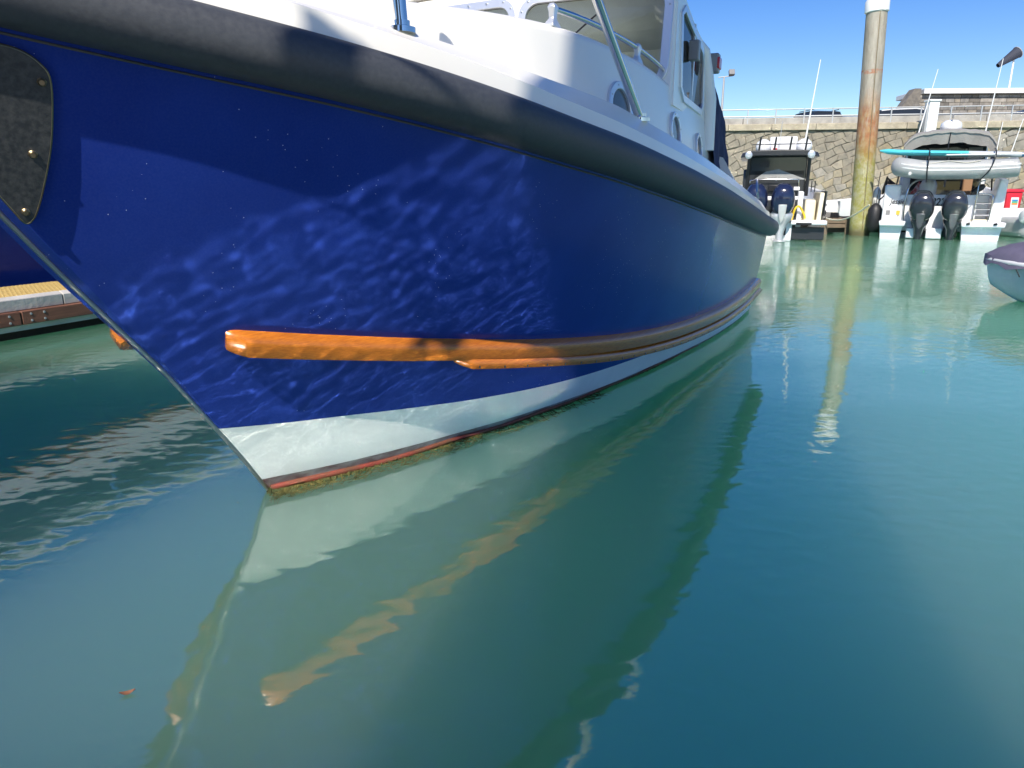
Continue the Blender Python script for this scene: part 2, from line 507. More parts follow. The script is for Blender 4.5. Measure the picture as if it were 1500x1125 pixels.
# gunwale mouldings (white)
def gun_ring(s, side):
    b = hb(s, zs(s)); z = zs(s); nv = hn(s, z); nh = Vector((nv.x, nv.y, 0)).normalized()
    rise = lerp(.26, .33, max(0, min(1, (s + .3) / 1.6)))
    pr = [(0.02, .125), (.018, .15), (.004, .215), (-.012, .222), (-.022, .228), (-.085, rise - .012), (-.10, rise), (-.15, rise + .005)]
    base = Vector((b, s, z)); 
    inn = min(1.0, b / .35)
    return [Vector((side * max(0.0, (base + nh * a * inn).x), (base + nh * a * inn).y, z + c)) for a, c in pr] + [Vector((side * max(0, b - .5), s, z + rise + .01))]
ss = [STEM(1.8) + .03 + (S_TR - STEM(1.8)) * (k / 80) ** 1.15 for k in range(81)]
mb = MB()
for side in (1, -1):
    mb.rings([gun_ring(s, side) for s in ss], False)
mb.build('gunwale', M['white_gel'], boat, smooth=28)
# foredeck trunk / coach roof
TRB = table([(-.35, .12), (0, .34), (.4, .55), (1.0, .80), (1.4, .905), (1.8, .99), (2.6, 1.09), (3.5, 1.12), (4.6, 1.12)])
TRZ = table([(-.35, 1.93), (.4, 2.04), (1.4, 2.085), (2.0, 2.06), (2.7, 1.99), (3.5, 1.91), (4.5, 1.80)])
mb = MB(); rings = []
for s in [-.35 + 4.95 * k / 60 for k in range(61)]:
    b, z = TRB(s), TRZ(s); zb = zs(s) + .2
    h = [(b + .07, zb), (b + .03, lerp(zb, z, .5)), (b, z - .05), (b - .012, z - .018), (b - .05, z), (b * .5, z + .05), (0, z + .07)]
    rings.append([Vector((x, s, zz)) for x, zz in h] + [Vector((-x, s, zz)) for x, zz in reversed(h[:-1])])
mb.rings(rings, False)
mb.add(rings[0], [tuple(range(len(rings[0])))])
mb.build('coach_roof', M['white_gel'], boat, smooth=50)
def trunk_pt(s, z, off=0.0):
    b = TRB(s); zt = TRZ(s); zb = zs(s) + .2
    t = max(0, min(1, (z - zb) / (zt - zb)))
    x = lerp(b + .07, b + .03, t * 2) if t < .5 else lerp(b + .03, b, (t - .5) * 2)
    db = (TRB(s + .02) - TRB(s - .02)) / .04
    nv = Vector((1, -db, .08)).normalized()
    return Vector((x, s, z)) + nv * off
# portholes
for (s, z, r) in ((1.80, 1.735, .15), (2.72, 1.685, .125), (3.42, 1.615, .11)):
    c = [(s + r * math.cos(2 * math.pi * k / 28), z + r * math.sin(2 * math.pi * k / 28)) for k in range(28)]
    ci = [(s + .74 * r * math.cos(2 * math.pi * k / 28), z + .74 * r * math.sin(2 * math.pi * k / 28)) for k in range(28)]
    fn = lambda p, d: trunk_pt(p[0], p[1], d)
    fr = MB().frame(c, ci, fn, -.004, .018).build('porthole', M['alu'], boat, smooth=40, bevel=.004)
    MB().prism(ci, fn, -.002, .004).build('pane', M['dark_port'] if 'dark_port' in M else mat('dark_port_glass', (.10, .105, .10), .08), fr)
    sc = MB()
    for k in range(8):
        a = 2 * math.pi * k / 8 + .2
        sc.lathe([(.0045, 0), (.0045, .003)], trunk_pt(s + .87 * r * math.cos(a), z + .87 * r * math.sin(a), .018), 6, Matrix.Rotation(R(90), 3, 'Y'))
    sc.build('screws', M['dull_steel'], fr)['kind'] = 'stuff'
# handrail on the coach roof edge with three brackets
hr = [(TRB(s) - .05, s, TRZ(s) + .075) for s in [1.28 + .1 * k for k in range(20)]]
h_ = MB().tube(hr, .014, 12).build('handrail', M['steel'], boat, smooth=60)
for s in (1.29, 2.2, 3.16):
    x = TRB(s) - .05; z = TRZ(s)
    MB().rings([[Vector((x + dx * w_, s + dy * l_, z + hh)) for dx, dy in ((-1, -1), (1, -1), (1, 1), (-1, 1))] for w_, l_, hh in ((.026, .055, -.012), (.022, .05, .005), (.014, .022, .03), (.015, .024, .06), (.02, .028, .08), (.012, .018, .098))]).build('rail_bracket', M['alu'], h_, smooth=50, bevel=.004)
# stanchions and bow rail
def gp(s, d=.11): 
    r = gun_ring(s, 1); return Vector((r[6].x - .02, s, r[6].z))
st1 = gp(.05); st1t = st1 + Vector((-.02, -.03, .62))
st2 = gp(1.62) + Vector((.01, 0, -.0)); st2t = Vector((1.06, 1.02, 2.30))
MB().tube([st1, st1t], .024, 14).build('stanchion', M['steel'], boat, smooth=60)
MB().tube([st2, st2t], .023, 14).build('stanchion', M['steel'], boat, smooth=60)
st0 = gp(-.62) + Vector((0, 0, -.02))
MB().tube([st0, st0 + Vector((-.03, -.1, .62))], .02, 12).build('stanchion', M['steel'], boat, smooth=60)
for p in (st0, st1, st2):
    MB().lathe([(.05, -.01), (.05, .008), (.03, .014), (.03, .03)], p, 16).build('stanchion_foot', M['steel'], boat, smooth=50)
def smooth_path(pts, n=8):
    pts = [Vector(p) for p in pts]; out = []
    for i in range(len(pts) - 1):
        p0, p1, p2, p3 = pts[max(i - 1, 0)], pts[i], pts[i + 1], pts[min(i + 2, len(pts) - 1)]
        for k in range(n):
            t = k / n
            out.append(.5 * ((2 * p1) + (p2 - p0) * t + (2 * p0 - 5 * p1 + 4 * p2 - p3) * t * t + (3 * p1 - p0 - 3 * p2 + p3) * t ** 3))
    out.append(pts[-1]); return out
for sx in (-1,):
    MB().tube([(sx * st1.x, st1.y, st1.z), (sx * st1t.x, st1t.y, st1t.z)], .02, 12).build('stanchion', M['steel'], boat, smooth=60)
    MB().tube([(sx * st2.x, st2.y, st2.z), (sx * st2t.x, st2t.y, st2t.z)], .02, 12).build('stanchion', M['steel'], boat, smooth=60)
# bow roller / fairlead tip on the gunwale
MB().prism([(-.9, .0), (-.34, .0), (-.30, .012), (-.33, .05), (-.9, .07)], lambda p, d: Vector((max(.02, hb(p[0], zs(p[0])) - .12) + d, p[0], zs(p[0]) + .275 + p[1])), -.02, .02).build('fairlead', M['alu'], boat, bevel=.008)
# windlass on the foredeck
MB().lathe([(.06, 0), (.06, .05), (.04, .06), (.035, .1), (.055, .12), (.055, .15)], (.12, .9, 2.13), 16).build('windlass', M['dull_steel'], boat, smooth=40)
# wheelhouse shell
WS_B, WS_T = 2.60, 2.72          # windscreen foot and head (Y)
WZ0, WZ1 = 1.90, 2.66
def ws_pt(x, z, d=0.0):
    t = (z - WZ0) / (WZ1 - WZ0)
    return Vector((x, lerp(WS_B, WS_T, t) + .05 * x * x - d, z + d * .35))
wsf = lambda p, d: ws_pt(p[0], p[1], d)
def side_pt(s, z, d=0.0):
    return Vector((lerp(1.115, 1.085, (z - WZ0) / (WZ1 - WZ0)) + d, s, z))
wins = [rrect(.05, 1.985, 1.03, 2.555, .10), rrect(-1.03, 1.985, -.05, 2.555, .10)]
def wall_with_holes(name, outline, holes, fn, th, m, parent):
    """sheet with window openings: triangle fill between outline and holes"""
    bm = bmesh.new(); edges = []
    for loop in [outline] + holes:
        vs = [bm.verts.new((p[0], p[1], 0)) for p in loop]
        for i in range(len(vs)): edges.append(bm.edges.new((vs[i], vs[(i + 1) % len(vs)])))
    bmesh.ops.triangle_fill(bm, use_beauty=True, edges=edges)
    fs = [[v.index for v in f.verts] for f in bm.faces]
    bm.verts.index_update(); fs = [[v.index for v in f.verts] for f in bm.faces]
    pts = [(v.co.x, v.co.y) for v in bm.verts]; bm.free()
    mb = MB(); n = len(pts)
    mb.add([fn(p, 0) for p in pts] + [fn(p, -th) for p in pts], [tuple(f) for f in fs] + [tuple(n + i for i in reversed(f)) for f in fs])
    o_ = 0
    for loop in [outline] + holes:
        k = len(loop)
        mb.add([fn(p, 0) for p in loop] + [fn(p, -th) for p in loop], [(i, (i + 1) % k, k + (i + 1) % k, k + i) for i in range(k)])
    return mb.build(name, m, parent, smooth=30)
def seg_line(a, b, n): return [(lerp(a[0], b[0], k / n), lerp(a[1], b[1], k / n)) for k in range(n)]
ol = seg_line((-1.09, 1.90), (1.09, 1.90), 14) + seg_line((1.09, 1.90), (1.075, 2.66), 4) + seg_line((1.075, 2.66), (-1.075, 2.66), 14) + seg_line((-1.075, 2.66), (-1.09, 1.90), 4)
wall_with_holes('wheelhouse_front', ol, wins, wsf, .03, M['white_gel'], boat)
for side in (1, -1):
    # rounded front corner post
    rings = []
    for k in range(9):
        z = lerp(WZ0 - .05, WZ1, k / 8); t = (z - WZ0) / (WZ1 - WZ0)
        fx = 1.09 - .015 * t; p0 = ws_pt(fx, z); p1 = side_pt(p0.y + .13, z)
        ring = []
        for j in range(9):
            u = j / 8; c = Vector((p1.x, p0.y, z))
            q = p0 * (1 - u) ** 2 + c * 2 * u * (1 - u) + p1 * u * u; ring.append(Vector((side * q.x, q.y, q.z)))
        rings.append(ring)
    MB().rings(rings, False).build('corner_post', M['white_gel'], boat, smooth=60)
    fs_ = lambda p, d, side=side: (lambda q: Vector((side * q.x, q.y, q.z)))(side_pt(p[0], p[1], d))
    lo = 2.68
    outl = [(lo, 1.85), (3.80, 1.80), (3.80, 2.28), (3.74, 2.36), (3.6, 2.40), (3.3, 2.46), (3.0, 2.55), (2.80, 2.645)]
    hole = [(2.90, 1.98), (2.98, 1.93), (3.60, 1.90), (3.66, 1.95), (3.66, 2.24), (3.61, 2.31), (3.5, 2.34), (3.2, 2.41), (2.98, 2.47), (2.90, 2.43)]
    wall_with_holes('wheelhouse_side', outl, [hole], fs_, .03, M['white_gel'], boat)
    fr = MB().frame(offset_poly(hole, .035), offset_poly(hole, -.012), fs_, -.006, .012).build('side_window', M['alu'], boat, bevel=.003)
    MB().prism(offset_poly(hole, -.010), fs_, -.012, -.006).build('pane', M['glass'], fr)
    MB().box((side * 1.10, 3.32, 2.19), (.012, .03, .52)).build('sliding_bar', M['alu'], fr)
    # aft pillar: rounded post of the wheelhouse
    MB().tube([(side * 1.15, 3.82, 1.62), (side * 1.14, 3.83, 2.0), (side * 1.10, 3.82, 2.22), (side * 1.08, 3.78, 2.34), (side * 1.02, 3.70, 2.41), (side * .92, 3.6, 2.44)], .05, 14).build('aft_pillar', M['white_gel'], boat, smooth=60)
for wpoly in wins:
    fr = MB().frame(offset_poly(wpoly, .045), offset_poly(wpoly, -.012), wsf, -.004, .014).build('windscreen', M['alu'], boat, smooth=30, bevel=.004)
    MB().prism(offset_poly(wpoly, -.010), wsf, -.012, -.006).build('pane', M['glass'], fr)
    sc = MB(); op = offset_poly(wpoly, .022)
    for k in range(0, len(op), 2):
        sc.lathe([(.006, 0), (.006, .004)], ws_pt(op[k][0], op[k][1], .014), 6, Matrix.Rotation(R(90), 3, 'X'))
    for k in range(1, 6):
        for zz in (1.968, 2.575):
            xx = lerp(wpoly[0][0] - .05, wpoly[10][0] + .05, k / 6)
            sc.lathe([(.006, 0), (.006, .004)], ws_pt(xx, zz, .014), 6, Matrix.Rotation(R(90), 3, 'X'))
    sc.build('screws', M['dull_steel'], fr)['kind'] = 'stuff'
RZ = table([(2.6, 2.68), (2.8, 2.645), (3.0, 2.55), (3.3, 2.46), (3.6, 2.40), (3.9, 2.36)])
# roof, liner, dashboard, aft canvas seen through the windscreen
rings = []
for k in range(13):
    s = lerp(2.74, 3.72, k / 12)
    rings.append([Vector((x, s, RZ(s) + .05 * (1 - (x / 1.14) ** 2) + dz)) for x, dz in ((1.07, 0), (.8, .0), (.3, 0), (0, 0), (-.3, 0), (-.8, 0), (-1.07, 0))] +
                 [Vector((x, s, RZ(s) + .04 + .05 * (1 - (x / 1.14) ** 2))) for x in (-1.07, -.8, -.3, 0, .3, .8, 1.07)])
MB().rings(rings, True, True).build('wheelhouse_roof', M['white_gel'], boat, smooth=50)
MB().rings([[Vector((-1.04, s, RZ(s) - .02)), Vector((1.04, s, RZ(s) - .02)), Vector((1.04, s, RZ(s) - .005)), Vector((-1.04, s, RZ(s) - .005))] for s in (2.76, 3.0, 3.3, 3.71)]).build('roof_liner', M['lining'], boat)
MB().box((0, 3.70, 2.04), (2.1, .04, .68)).build('aft_bulkhead', M['lining'], boat)
MB().box((0, 3.56, 1.96), (2.05, .26, .36)).build('seat_back', M['dash'], boat, bevel=.04)
MB().box((0, 2.9, 1.93), (2.1, .6, .06)).build('dashboard', M['dash'], boat, bevel=.015)
# wiper
w0 = ws_pt(.33, 2.04, .03)
MB().tube([w0, ws_pt(.45, 2.32, .035)], .005, 6).tube([ws_pt(.30, 2.20, .03), ws_pt(.58, 2.42, .03)], .006, 6).build('wiper', M['black'], boat)
MB().lathe([(.05, 0), (.05, .02), (.09, .045), (.08, .07), (.03, .085)], (.80, 2.45, TRZ(2.45) + .015), 18).build('deck_vent', M['white_gel'], boat, smooth=50)
# running light on the aft pillar
lb = MB().box((1.145, 3.88, 2.27), (.08, .10, .14)).build('running_light', M['grey'], boat, bevel=.01)
MB().box((1.165, 3.885, 2.27), (.06, .108, .085)).build('lens', M['red_lens'], lb, bevel=.008)
lb2 = MB().box((1.135, 3.17, 2.25), (.07, .07, .13)).build('side_lamp_box', M['grey'], boat, bevel=.008)
# navy canvas enclosure
rings = []
for k in range(13):
    z = lerp(1.42, 2.36, k / 12); t = k / 12
    ring = []
    for j in range(15):
        u = j / 14; s = lerp(3.86, 4.62 - .10 * t * t, u); zd = z - .22 * u * t
        x = lerp(1.20, 1.11, t) - .05 * t ** 4 + .012 * math.sin(u * 19 + t * 3) + .01 * math.sin(t * 14 + u * 5)
        ring.append(Vector((x, s, zd)))
    for j in range(1, 9):
        u = j / 8; ring.append(Vector((lerp(ring[14].x, 0, u), ring[14].y + .01 * math.sin(u * 20), ring[14].z)))
    rings.append(ring)
MB().rings(rings, False).build('canvas_enclosure', M['navy'], boat, smooth=60)
MB().rings([[Vector((-p.x, p.y, p.z)) for p in r] for r in rings], False).build('canvas_enclosure', M['navy'], boat, smooth=60)
MB().rings([[Vector((x, lerp(3.74, 4.5, u), 2.41 - .26 * u - .10 * abs(x) ** 3)) for x in (-1.1, -.8, -.4, 0, .4, .8, 1.1)] for u in (0, .25, .5, .75, 1.02)], False).build('canvas_top', M['navy'], boat, smooth=60)
# aft coaming
rings = []
for k in range(17):
    s = lerp(4.30, 6.12, k / 16); z = lerp(1.60, 1.20, ((s - 4.3) / 1.82) ** .95)
    b0 = gun_ring(s, 1)[6].x
    rings.append([Vector((b0 - .02, s, zs(s) + .3)), Vector((lerp(b0 - .02, min(1.2, b0 - .06), .8), s, z - .06)), Vector((min(1.2, b0 - .06) - .0, s, z - .015)), Vector((min(1.2, b0 - .06) - .05, s, z)), Vector((min(1.2, b0) - .15, s, z - .01)), Vector((min(1.2, b0) - .15, s, zs(s) + .2))])
for side in (1, -1):
    MB().rings([[Vector((side * p.x, p.y, p.z)) for p in r] for r in rings], True).build('aft_coaming', M['white_gel'], boat, smooth=45)
MB().box((0, 6.08, 1.0), (2.6, .06, .5)).build('transom_coaming', M['white_gel'], boat, bevel=.02)
# triangular towing eye on the coaming, ring aft
tri = [(5.35, 1.26), (5.55, 1.26), (5.42, 1.40)]
MB().tube([hp(5.30, 1.30, -.09), hp(5.52, 1.24, -.09), hp(5.36, 1.42, -.10), hp(5.30, 1.30, -.09)], .010, 6).build('deck_eye', M['dull_steel'], boat)
MB().tube([Vector((1.25 + .035 * math.cos(a * .63), 6.05, 1.17 + .04 * math.sin(a * .63))) for a in range(11)], .010, 8).build('mooring_ring', M['white_gel'], boat)
# wooden strakes
STK = table([(-.308, .766), (-.119, .728), (.093, .688), (.399, .633), (.616, .597), (1.011, .531), (1.624, .446), (2.314, .372), (3.212, .312), (4.13, .29), (5.1, .30), (6.15, .33)])
STK2 = table([(.672, .540), (1.042, .476), (1.683, .374), (2.408, .285), (3.311, .225), (4.228, .206), (5.19, .225), (6.15, .25)])
def strake(tab, s0, s1, hh, th, name, side=1, z_off=0.0, nk=90):
    rings = []
    for k in range(nk + 1):
        s = lerp(s0, s1, (k / nk) ** 1.9); z = tab(s) + z_off
        e = min(1.0, (s - s0) / .055 + .12); e = math.sqrt(max(0, 1 - (1 - min(1, e)) ** 2))
        g = min(1, max(.35, (s - s0) / .1 + .35))
        p = hp(s, z); nv = hn(s, z); up = Vector((0, 0, 1)) - nv * nv.z; up.normalize()
        h2 = hh * (0.55 + .45 * e); t2 = th * g
        pr = [(-.01, -h2), (t2 * .85, -h2), (t2, -h2 + .008), (t2, h2 - .026), (t2 - .012, h2 - .008), (t2 - .03, h2), (-.01, h2)]
        ring = [p + nv * a + up * c for a, c in pr]
        rings.append([Vector((side * q.x, q.y, q.z)) for q in ring])
    return MB().rings(rings, True, True).build(name, M['teak'], boat, smooth=40)
for side in (1, -1):
    a1 = strake(STK, -.33 if side > 0 else -.57, S_TR, .046, .062 if side > 0 else .072, 'strake', side)
    a2 = strake(STK2, .655, S_TR, .027, .085, 'lower_strake', side)
    sc = MB()
    for k in range(34):
        s = .76 + .165 * k; p = hp(s, STK2(s) - .004, .086)
        sc.lathe([(.007, -.001), (.007, .002)], (side * p.x, p.y, p.z), 8, Matrix.Rotation(R(90), 3, 'Y'))
    sc.build('screws', M['black'], a2)['kind'] = 'stuff'
# bow plate
pl = [(-1.075, 1.665), (-1.02, 1.672), (-.960, 1.664), (-.915, 1.635), (-.890, 1.588), (-.880, 1.45), (-.885, 1.34), (-.895, 1.25), (-.909, 1.222), (-.925, 1.222), (-.942, 1.245), (-1.02, 1.39)]
def dense(poly, n):
    out = []
    for i in range(len(poly)):
        out += [(lerp(poly[i][0], poly[(i + 1) % len(poly)][0], k / n), lerp(poly[i][1], poly[(i + 1) % len(poly)][1], k / n)) for k in range(n)]
    return out
fnp = lambda p, d: hp(p[0], p[1], d)
def closed_curve(poly, n=5):
    out = []; k = len(poly)
    for i in range(k):
        p0, p1, p2, p3 = (Vector(poly[(i + j) % k]) for j in (-1, 0, 1, 2))
        for q in range(n):
            t = q / n
            out.append(tuple(.5 * ((2 * p1) + (p2 - p0) * t + (2 * p0 - 5 * p1 + 4 * p2 - p3) * t * t + (3 * p1 - p0 - 3 * p2 + p3) * t ** 3)))
    return out
plc = closed_curve(pl)
pm = wall_with_holes('bow_plate', plc, [], lambda p, d: hp(p[0], p[1], .024 + d), .012, M['plate'], boat)
MB().tube([hp(p[0], p[1], .02) for p in plc + plc[:1]], .0045, 6).build('plate_rim', M['brass'], pm, smooth=60)
for (s, z) in ((-.907, 1.592), (-.914, 1.41), (-.917, 1.255), (-1.0, 1.64)):
    p = hp(s, z, .024); q = hn(s, z).to_track_quat('Z', 'Y').to_matrix()
    MB().lathe([(.011, -.002), (.012, .004), (.008, .008), (.007, .012)], p, 8, q).build('bolt', M['brass'], pm, smooth=40)
# loose bits floating on the water
leaf = mat('brown_leaf', (.22, .10, .05), .6, var=.4, vscale=30)
for (x, y, rz, k, lab) in ((-1.03, 1.62, .4, .6, 'small curled brown leaf floating left of the bow reflection'),):
    mb = MB(); n = 7; vs = []
    for i in range(n):
        u = i / (n - 1); w_ = .014 * math.sin(math.pi * u) ** .7 + .001
        for q in (-1, 0, 1):
            vs.append(Vector((k * .065 * (u - .5), k * q * w_, .003 + k * (.012 * (2 * u - 1) ** 2 + (.005 if q else 0)))))
    mb.add(vs, [(i * 3 + q, i * 3 + q + 1, i * 3 + q + 4, i * 3 + q + 3) for i in range(n - 1) for q in (0, 1)])
    o = mb.build('leaf', leaf, smooth=60); o.location = (x, y, 0); o.rotation_euler = (0, 0, rz); tag(o, lab, 'leaf')
#==FAR==
# ------------------------------------------------------------------ quay, sea wall and what stands on it
M['stone'] = mat('rubble_stone', (0.33, 0.285, 0.205), 0.85, color2=(0.22, 0.195, 0.15), vscale=3.0, bump=0.02, bscale=5, obj_var=.16)
M['stone_grey'] = mat('grey_stone', (0.30, 0.27, 0.23), 0.85, color2=(0.18, 0.165, 0.145), vscale=3.0, bump=0.02, bscale=5, obj_var=.4)
M['mortar'] = mat('dark_mortar', (0.19, 0.165, 0.12), 0.95, var=.4, vscale=4, bump=.01, bscale=10)
M['concrete'] = mat('weathered_concrete', (0.40, 0.38, 0.34), 0.85, color2=(0.25, 0.235, 0.21), vscale=1.4, bump=0.008, bscale=8)
M['coping'] = mat('pale_coping', (0.46, 0.40, 0.29), 0.85, color2=(0.30, 0.26, 0.19), vscale=2.5, bump=0.008, bscale=8)
M['galv'] = mat('galvanised_steel', (0.46, 0.47, 0.47), 0.5, 0.4)
M['white_paint'] = mat('white_paint', (0.78, 0.78, 0.76), 0.45, var=.08, vscale=3)
M['quay'] = mat('quay_asphalt', (0.16, 0.155, 0.15), 0.9, var=.3, vscale=2)
WA, WB = Vector((8.0, 34.7, 0)), Vector((24.0, 32.2, 0))
WD = (WB - WA).normalized(); WN = Vector((WD.y, -WD.x, 0))
if WN.y > 0: WN = -WN
def wp(u, v, d=0.0): return WA + WD * u + WN * d + Vector((0, 0, v))
w_rot = math.atan2(WD.y, WD.x)
U0, U1, VT = -3.0, 17.0, 4.0
wall = empty('sea_wall', WA, w_rot, 'tall stone sea wall behind the moored boats', 'sea wall')
def wl(u, v, d=0.0): return Vector((u, -d, v))
mb = MB(); mb.box((10, 3.0, 1.25), (160, 6.0, 5.6)); mb.build('wall_core', M['mortar'], wall)
mb = MB()
for i in range(-35, 60):
    mb.box((i * 1.9 + .95, -.02, 4.13), (1.885, .30, .28))
o = mb.build('coping', M['coping'], wall, bevel=.02)
mb = MB()
for i in range(-12, 22):
    mb.box((i * 5.1, .14, 4.40), (5.08, .26, .30))
mb.build('parapet', M['concrete'], wall, bevel=.02)
ca, sa = math.cos(R(21)), math.sin(R(21))
rnd = random.Random(11)
near, far_ = [], []
jit = {}
def gv(i, j):
    if (i, j) not in jit: jit[(i, j)] = (rnd.uniform(-.10, .10), rnd.uniform(-.085, .085))
    return jit[(i, j)]
stuff = MB()
def stone_poly(i, j, wd, hh):
    off = .5 * (j % 2) + .23 * math.sin(j * 1.7)
    rs = []
    for (a, b) in ((0, 0), (1, 0), (1, 1), (0, 1)):
        jx, jy = gv(i + a, j * 1 + (b * 1000 if False else 0)) if b == 0 else gv(i + a, j + .5)
        jx2, jy2 = gv(round((i + a + off)), j + b)
        rs.append(((i + a + off) * wd + jx, (j + b) * hh + jy2 * .8))
    return rs
count = 0
for j in range(-62, 94):
    hh = .32
    for i in range(-92, 108):
        q = stone_poly(i, j, .41, hh)
        pts = [(x * ca - y * sa, x * sa + y * ca) for x, y in q]
        cx = sum(p[0] for p in pts) / 4; cz = sum(p[1] for p in pts) / 4
        if not (-12 < cx < 30 and -.5 < cz < VT + .12): continue
        pts = [(max(-14, p[0]), max(-.6, min(VT - .02, p[1]))) for p in pts]
        inner = offset_poly(pts, -.008); top = offset_poly(pts, -.035)
        if min((Vector(inner[k]) - Vector(inner[k - 1])).length for k in range(4)) < .05: continue
        d1 = rnd.uniform(.03, .08)
        vs = [wl(p[0], p[1], -.01) for p in inner] + [wl(p[0], p[1], d1 * .7) for p in inner] + [wl(p[0], p[1], d1 + rnd.uniform(-.01, .012)) for p in top]
        fs = [(4, 5, 1, 0), (5, 6, 2, 1), (6, 7, 3, 2), (7, 4, 0, 3), (8, 9, 5, 4), (9, 10, 6, 5), (10, 11, 7, 6), (11, 8, 4, 7), (8, 11, 10, 9)]
        if -.3 < cx < 15.5 and count < 300 and cz > .2:
            MB().add(vs, fs).build('stone', M['stone'], wall); count += 1
        else:
            stuff.add(vs, fs)
o = stuff.build('stone_courses', M['stone'], wall); o['kind'] = 'stuff'
q = MB().box((20, 100, 1.17), (260, 131, 5.0)).build('quay_ground', M['quay']); q['kind'] = 'structure'
# railing on the parapet
rl = empty('quay_railing', wp(0, 4.55), w_rot, 'thin metal railing along the top of the sea wall', 'railing')
mb = MB().tube([(-30, .1, .36), (60, .1, .36)], .024, 8).build('top_rail', M['galv'], rl)
MB().tube([(-30, .1, .06), (60, .1, .06)], .03, 8).build('bottom_rail', M['galv'], rl)
pm_ = None
for i in range(-6, 17):
    if pm_ is None:
        pm_ = MB().box((0, 0, -.02), (.045, .045, .78)).build('post', M['galv'], rl); pp = pm_
    else:
        pp = link(pm_.copy(), rl)
    pp.location = (i * 1.22 + .3, .06 - .03, 0)

def car(label, loc, rz, paint, kind=0):
    t = empty('parked_car', loc, rz, label, 'car', 'cars parked on the quay')
    h1 = (.85, .80)[kind % 2]; H = (1.72, 1.48)[kind % 2]; W = (.92, .88)[kind % 2]
    prof = [(-2.1, .35), (-2.15, .7), (-2.0, h1 + .05), (-1.1, h1 + .12), (1.6, h1 + .1), (2.1, h1), (2.15, .4)]
    mb = MB()
    secs = [(-1, .0), (-.96, .06), (.96, .06), (1, 0)]
    rings = []
    for x, inn in ((-W, .05), (-W + .05, 0), (W - .05, 0), (W, .05)):
        rings.append([Vector((x, y * (1 - inn * .3), z - inn * (1 if z > .6 else -1))) for y, z in prof])
    mb.rings(rings); mb.build('body', paint, t, smooth=40, bevel=.03)
    g = [(-1.25, h1 + .08), (-.55, H - .06), (1.35 if kind % 2 == 0 else .9, H - .05), (1.95 if kind % 2 == 0 else 1.7, h1 + .06)]
    MB().rings([[Vector((sx * (W - .07 - (.14 if z > h1 + .2 else 0)), y, z)) for y, z in g] for sx in (-1, 1)]).build('windows', M['black_glass'], t, smooth=30, bevel=.03)
    rf = [(-.62, H - .07), (-.3, H - .01), (.8, H), (1.25 if kind % 2 == 0 else .95, H - .03)]
    MB().rings([[Vector((x, y, z - dz + dd)) for y, z in rf] + [Vector((x, y, z - dz - .05)) for y, z in reversed(rf)] for x, dz, dd in ((-W + .2, .02, 0), (-W + .35, 0, 0), (W - .35, 0, 0), (W - .2, .02, 0))]).build('roof', paint, t, smooth=40)
    for sx in (-1, 1):
        MB().tube([(sx * (W - .24), -.5, H + .03), (sx * (W - .24), .95, H + .03)], .02, 6).build('roof_rail', M['black'], t)
        for y in (-1.35, 1.3):
            wv = MB().lathe([(.20, -.1), (.34, -.1), (.34, .1), (.20, .1)], (sx * (W - .08), y, .34), 18, Matrix.Rotation(R(90), 3, 'Y')).build('wheel', M['dark_rubber'], t, smooth=40)
        MB().box((sx * (W + .08), -.85, h1 + .2), (.16, .08, .12)).build('mirror', paint, t, bevel=.02)
        MB().box((sx * (W - .2), -2.13, .72), (.3, .05, .12)).build('headlight', M['grey'], t, bevel=.01)
    return t
M['black_glass'] = mat('dark_car_glass', (.02, .025, .03), .06)
pb = mat('dark_blue_car_paint', (.02, .035, .08), .2, coat=.5); pw = mat('white_car_paint', (.7, .7, .7), .25, coat=.5); pk = mat('black_car_paint', (.02, .02, .022), .2, coat=.5); ps = mat('silver_car_paint', (.35, .37, .4), .3, .5)
car('black tall car parked behind the railing, leftmost on the quay', (16.1, 39.4, 3.66), R(8), pk, 0)
car('low dark car parked behind the railing just left of the pile', (17.9, 40.3, 3.66), R(176), pk, 1)
car('white off-road car with dark windows parked left of the stone building', (20.2, 38.4, 3.66), R(60), pw, 0)
car('dark blue low car parked in front of the stone building corner', (22.6, 39.0, 3.66), R(74), pb, 1)
car('white car parked in front of the right garage door', (27.4, 38.6, 3.66), R(80), pw, 0)
# stone building on the quay
bd = empty('stone_building', (37.8, 55, 3.8), R(-3), 'low grey stone building with white roof edge on the quay', 'building')
LX, HX = -8.2, 12.0
spans = ((-5.2, .3), (2.1, 7.9))
holes = [[(a, 0), (b, 0), (b, 2.62), (a, 2.62)] for a, b in spans]
wall_with_holes('wall', seg_line((LX, -.1), (HX, -.1), 4) + seg_line((HX, -.1), (HX, 4.35), 2) + seg_line((HX, 4.35), (LX, 4.35), 4) + seg_line((LX, 4.35), (LX, -.1), 2), holes, lambda p, d: Vector((p[0], -d, p[1])), .4, M['mortar'], bd)
n_st = 0; stf = MB(); rnd = random.Random(5)
z = 0.0
while z < 4.3:
    hgt = rnd.uniform(.24, .36); x = LX
    while x < HX - .1:
        wdt = rnd.uniform(.4, .95); x1 = min(HX, x + wdt); z1 = min(4.34, z + hgt)
        blocked = any(a - .05 < (x + x1) / 2 < b + .05 and z < 2.6 for a, b in spans)
        if not blocked:
            bx = MB().box(((x + x1) / 2, -.02, (z + z1) / 2), (x1 - x - .03, .08 + rnd.uniform(-.02, .03), z1 - z - .03))
            if (x < 3 and z > 1.2 and n_st < 200):
                bx.build('stone', M['stone_grey'], bd); n_st += 1
            else: stf.add(bx.v, bx.f)
        x = x1
    z += hgt
o = stf.build('stone_courses', M['stone_grey'], bd); o['kind'] = 'stuff'
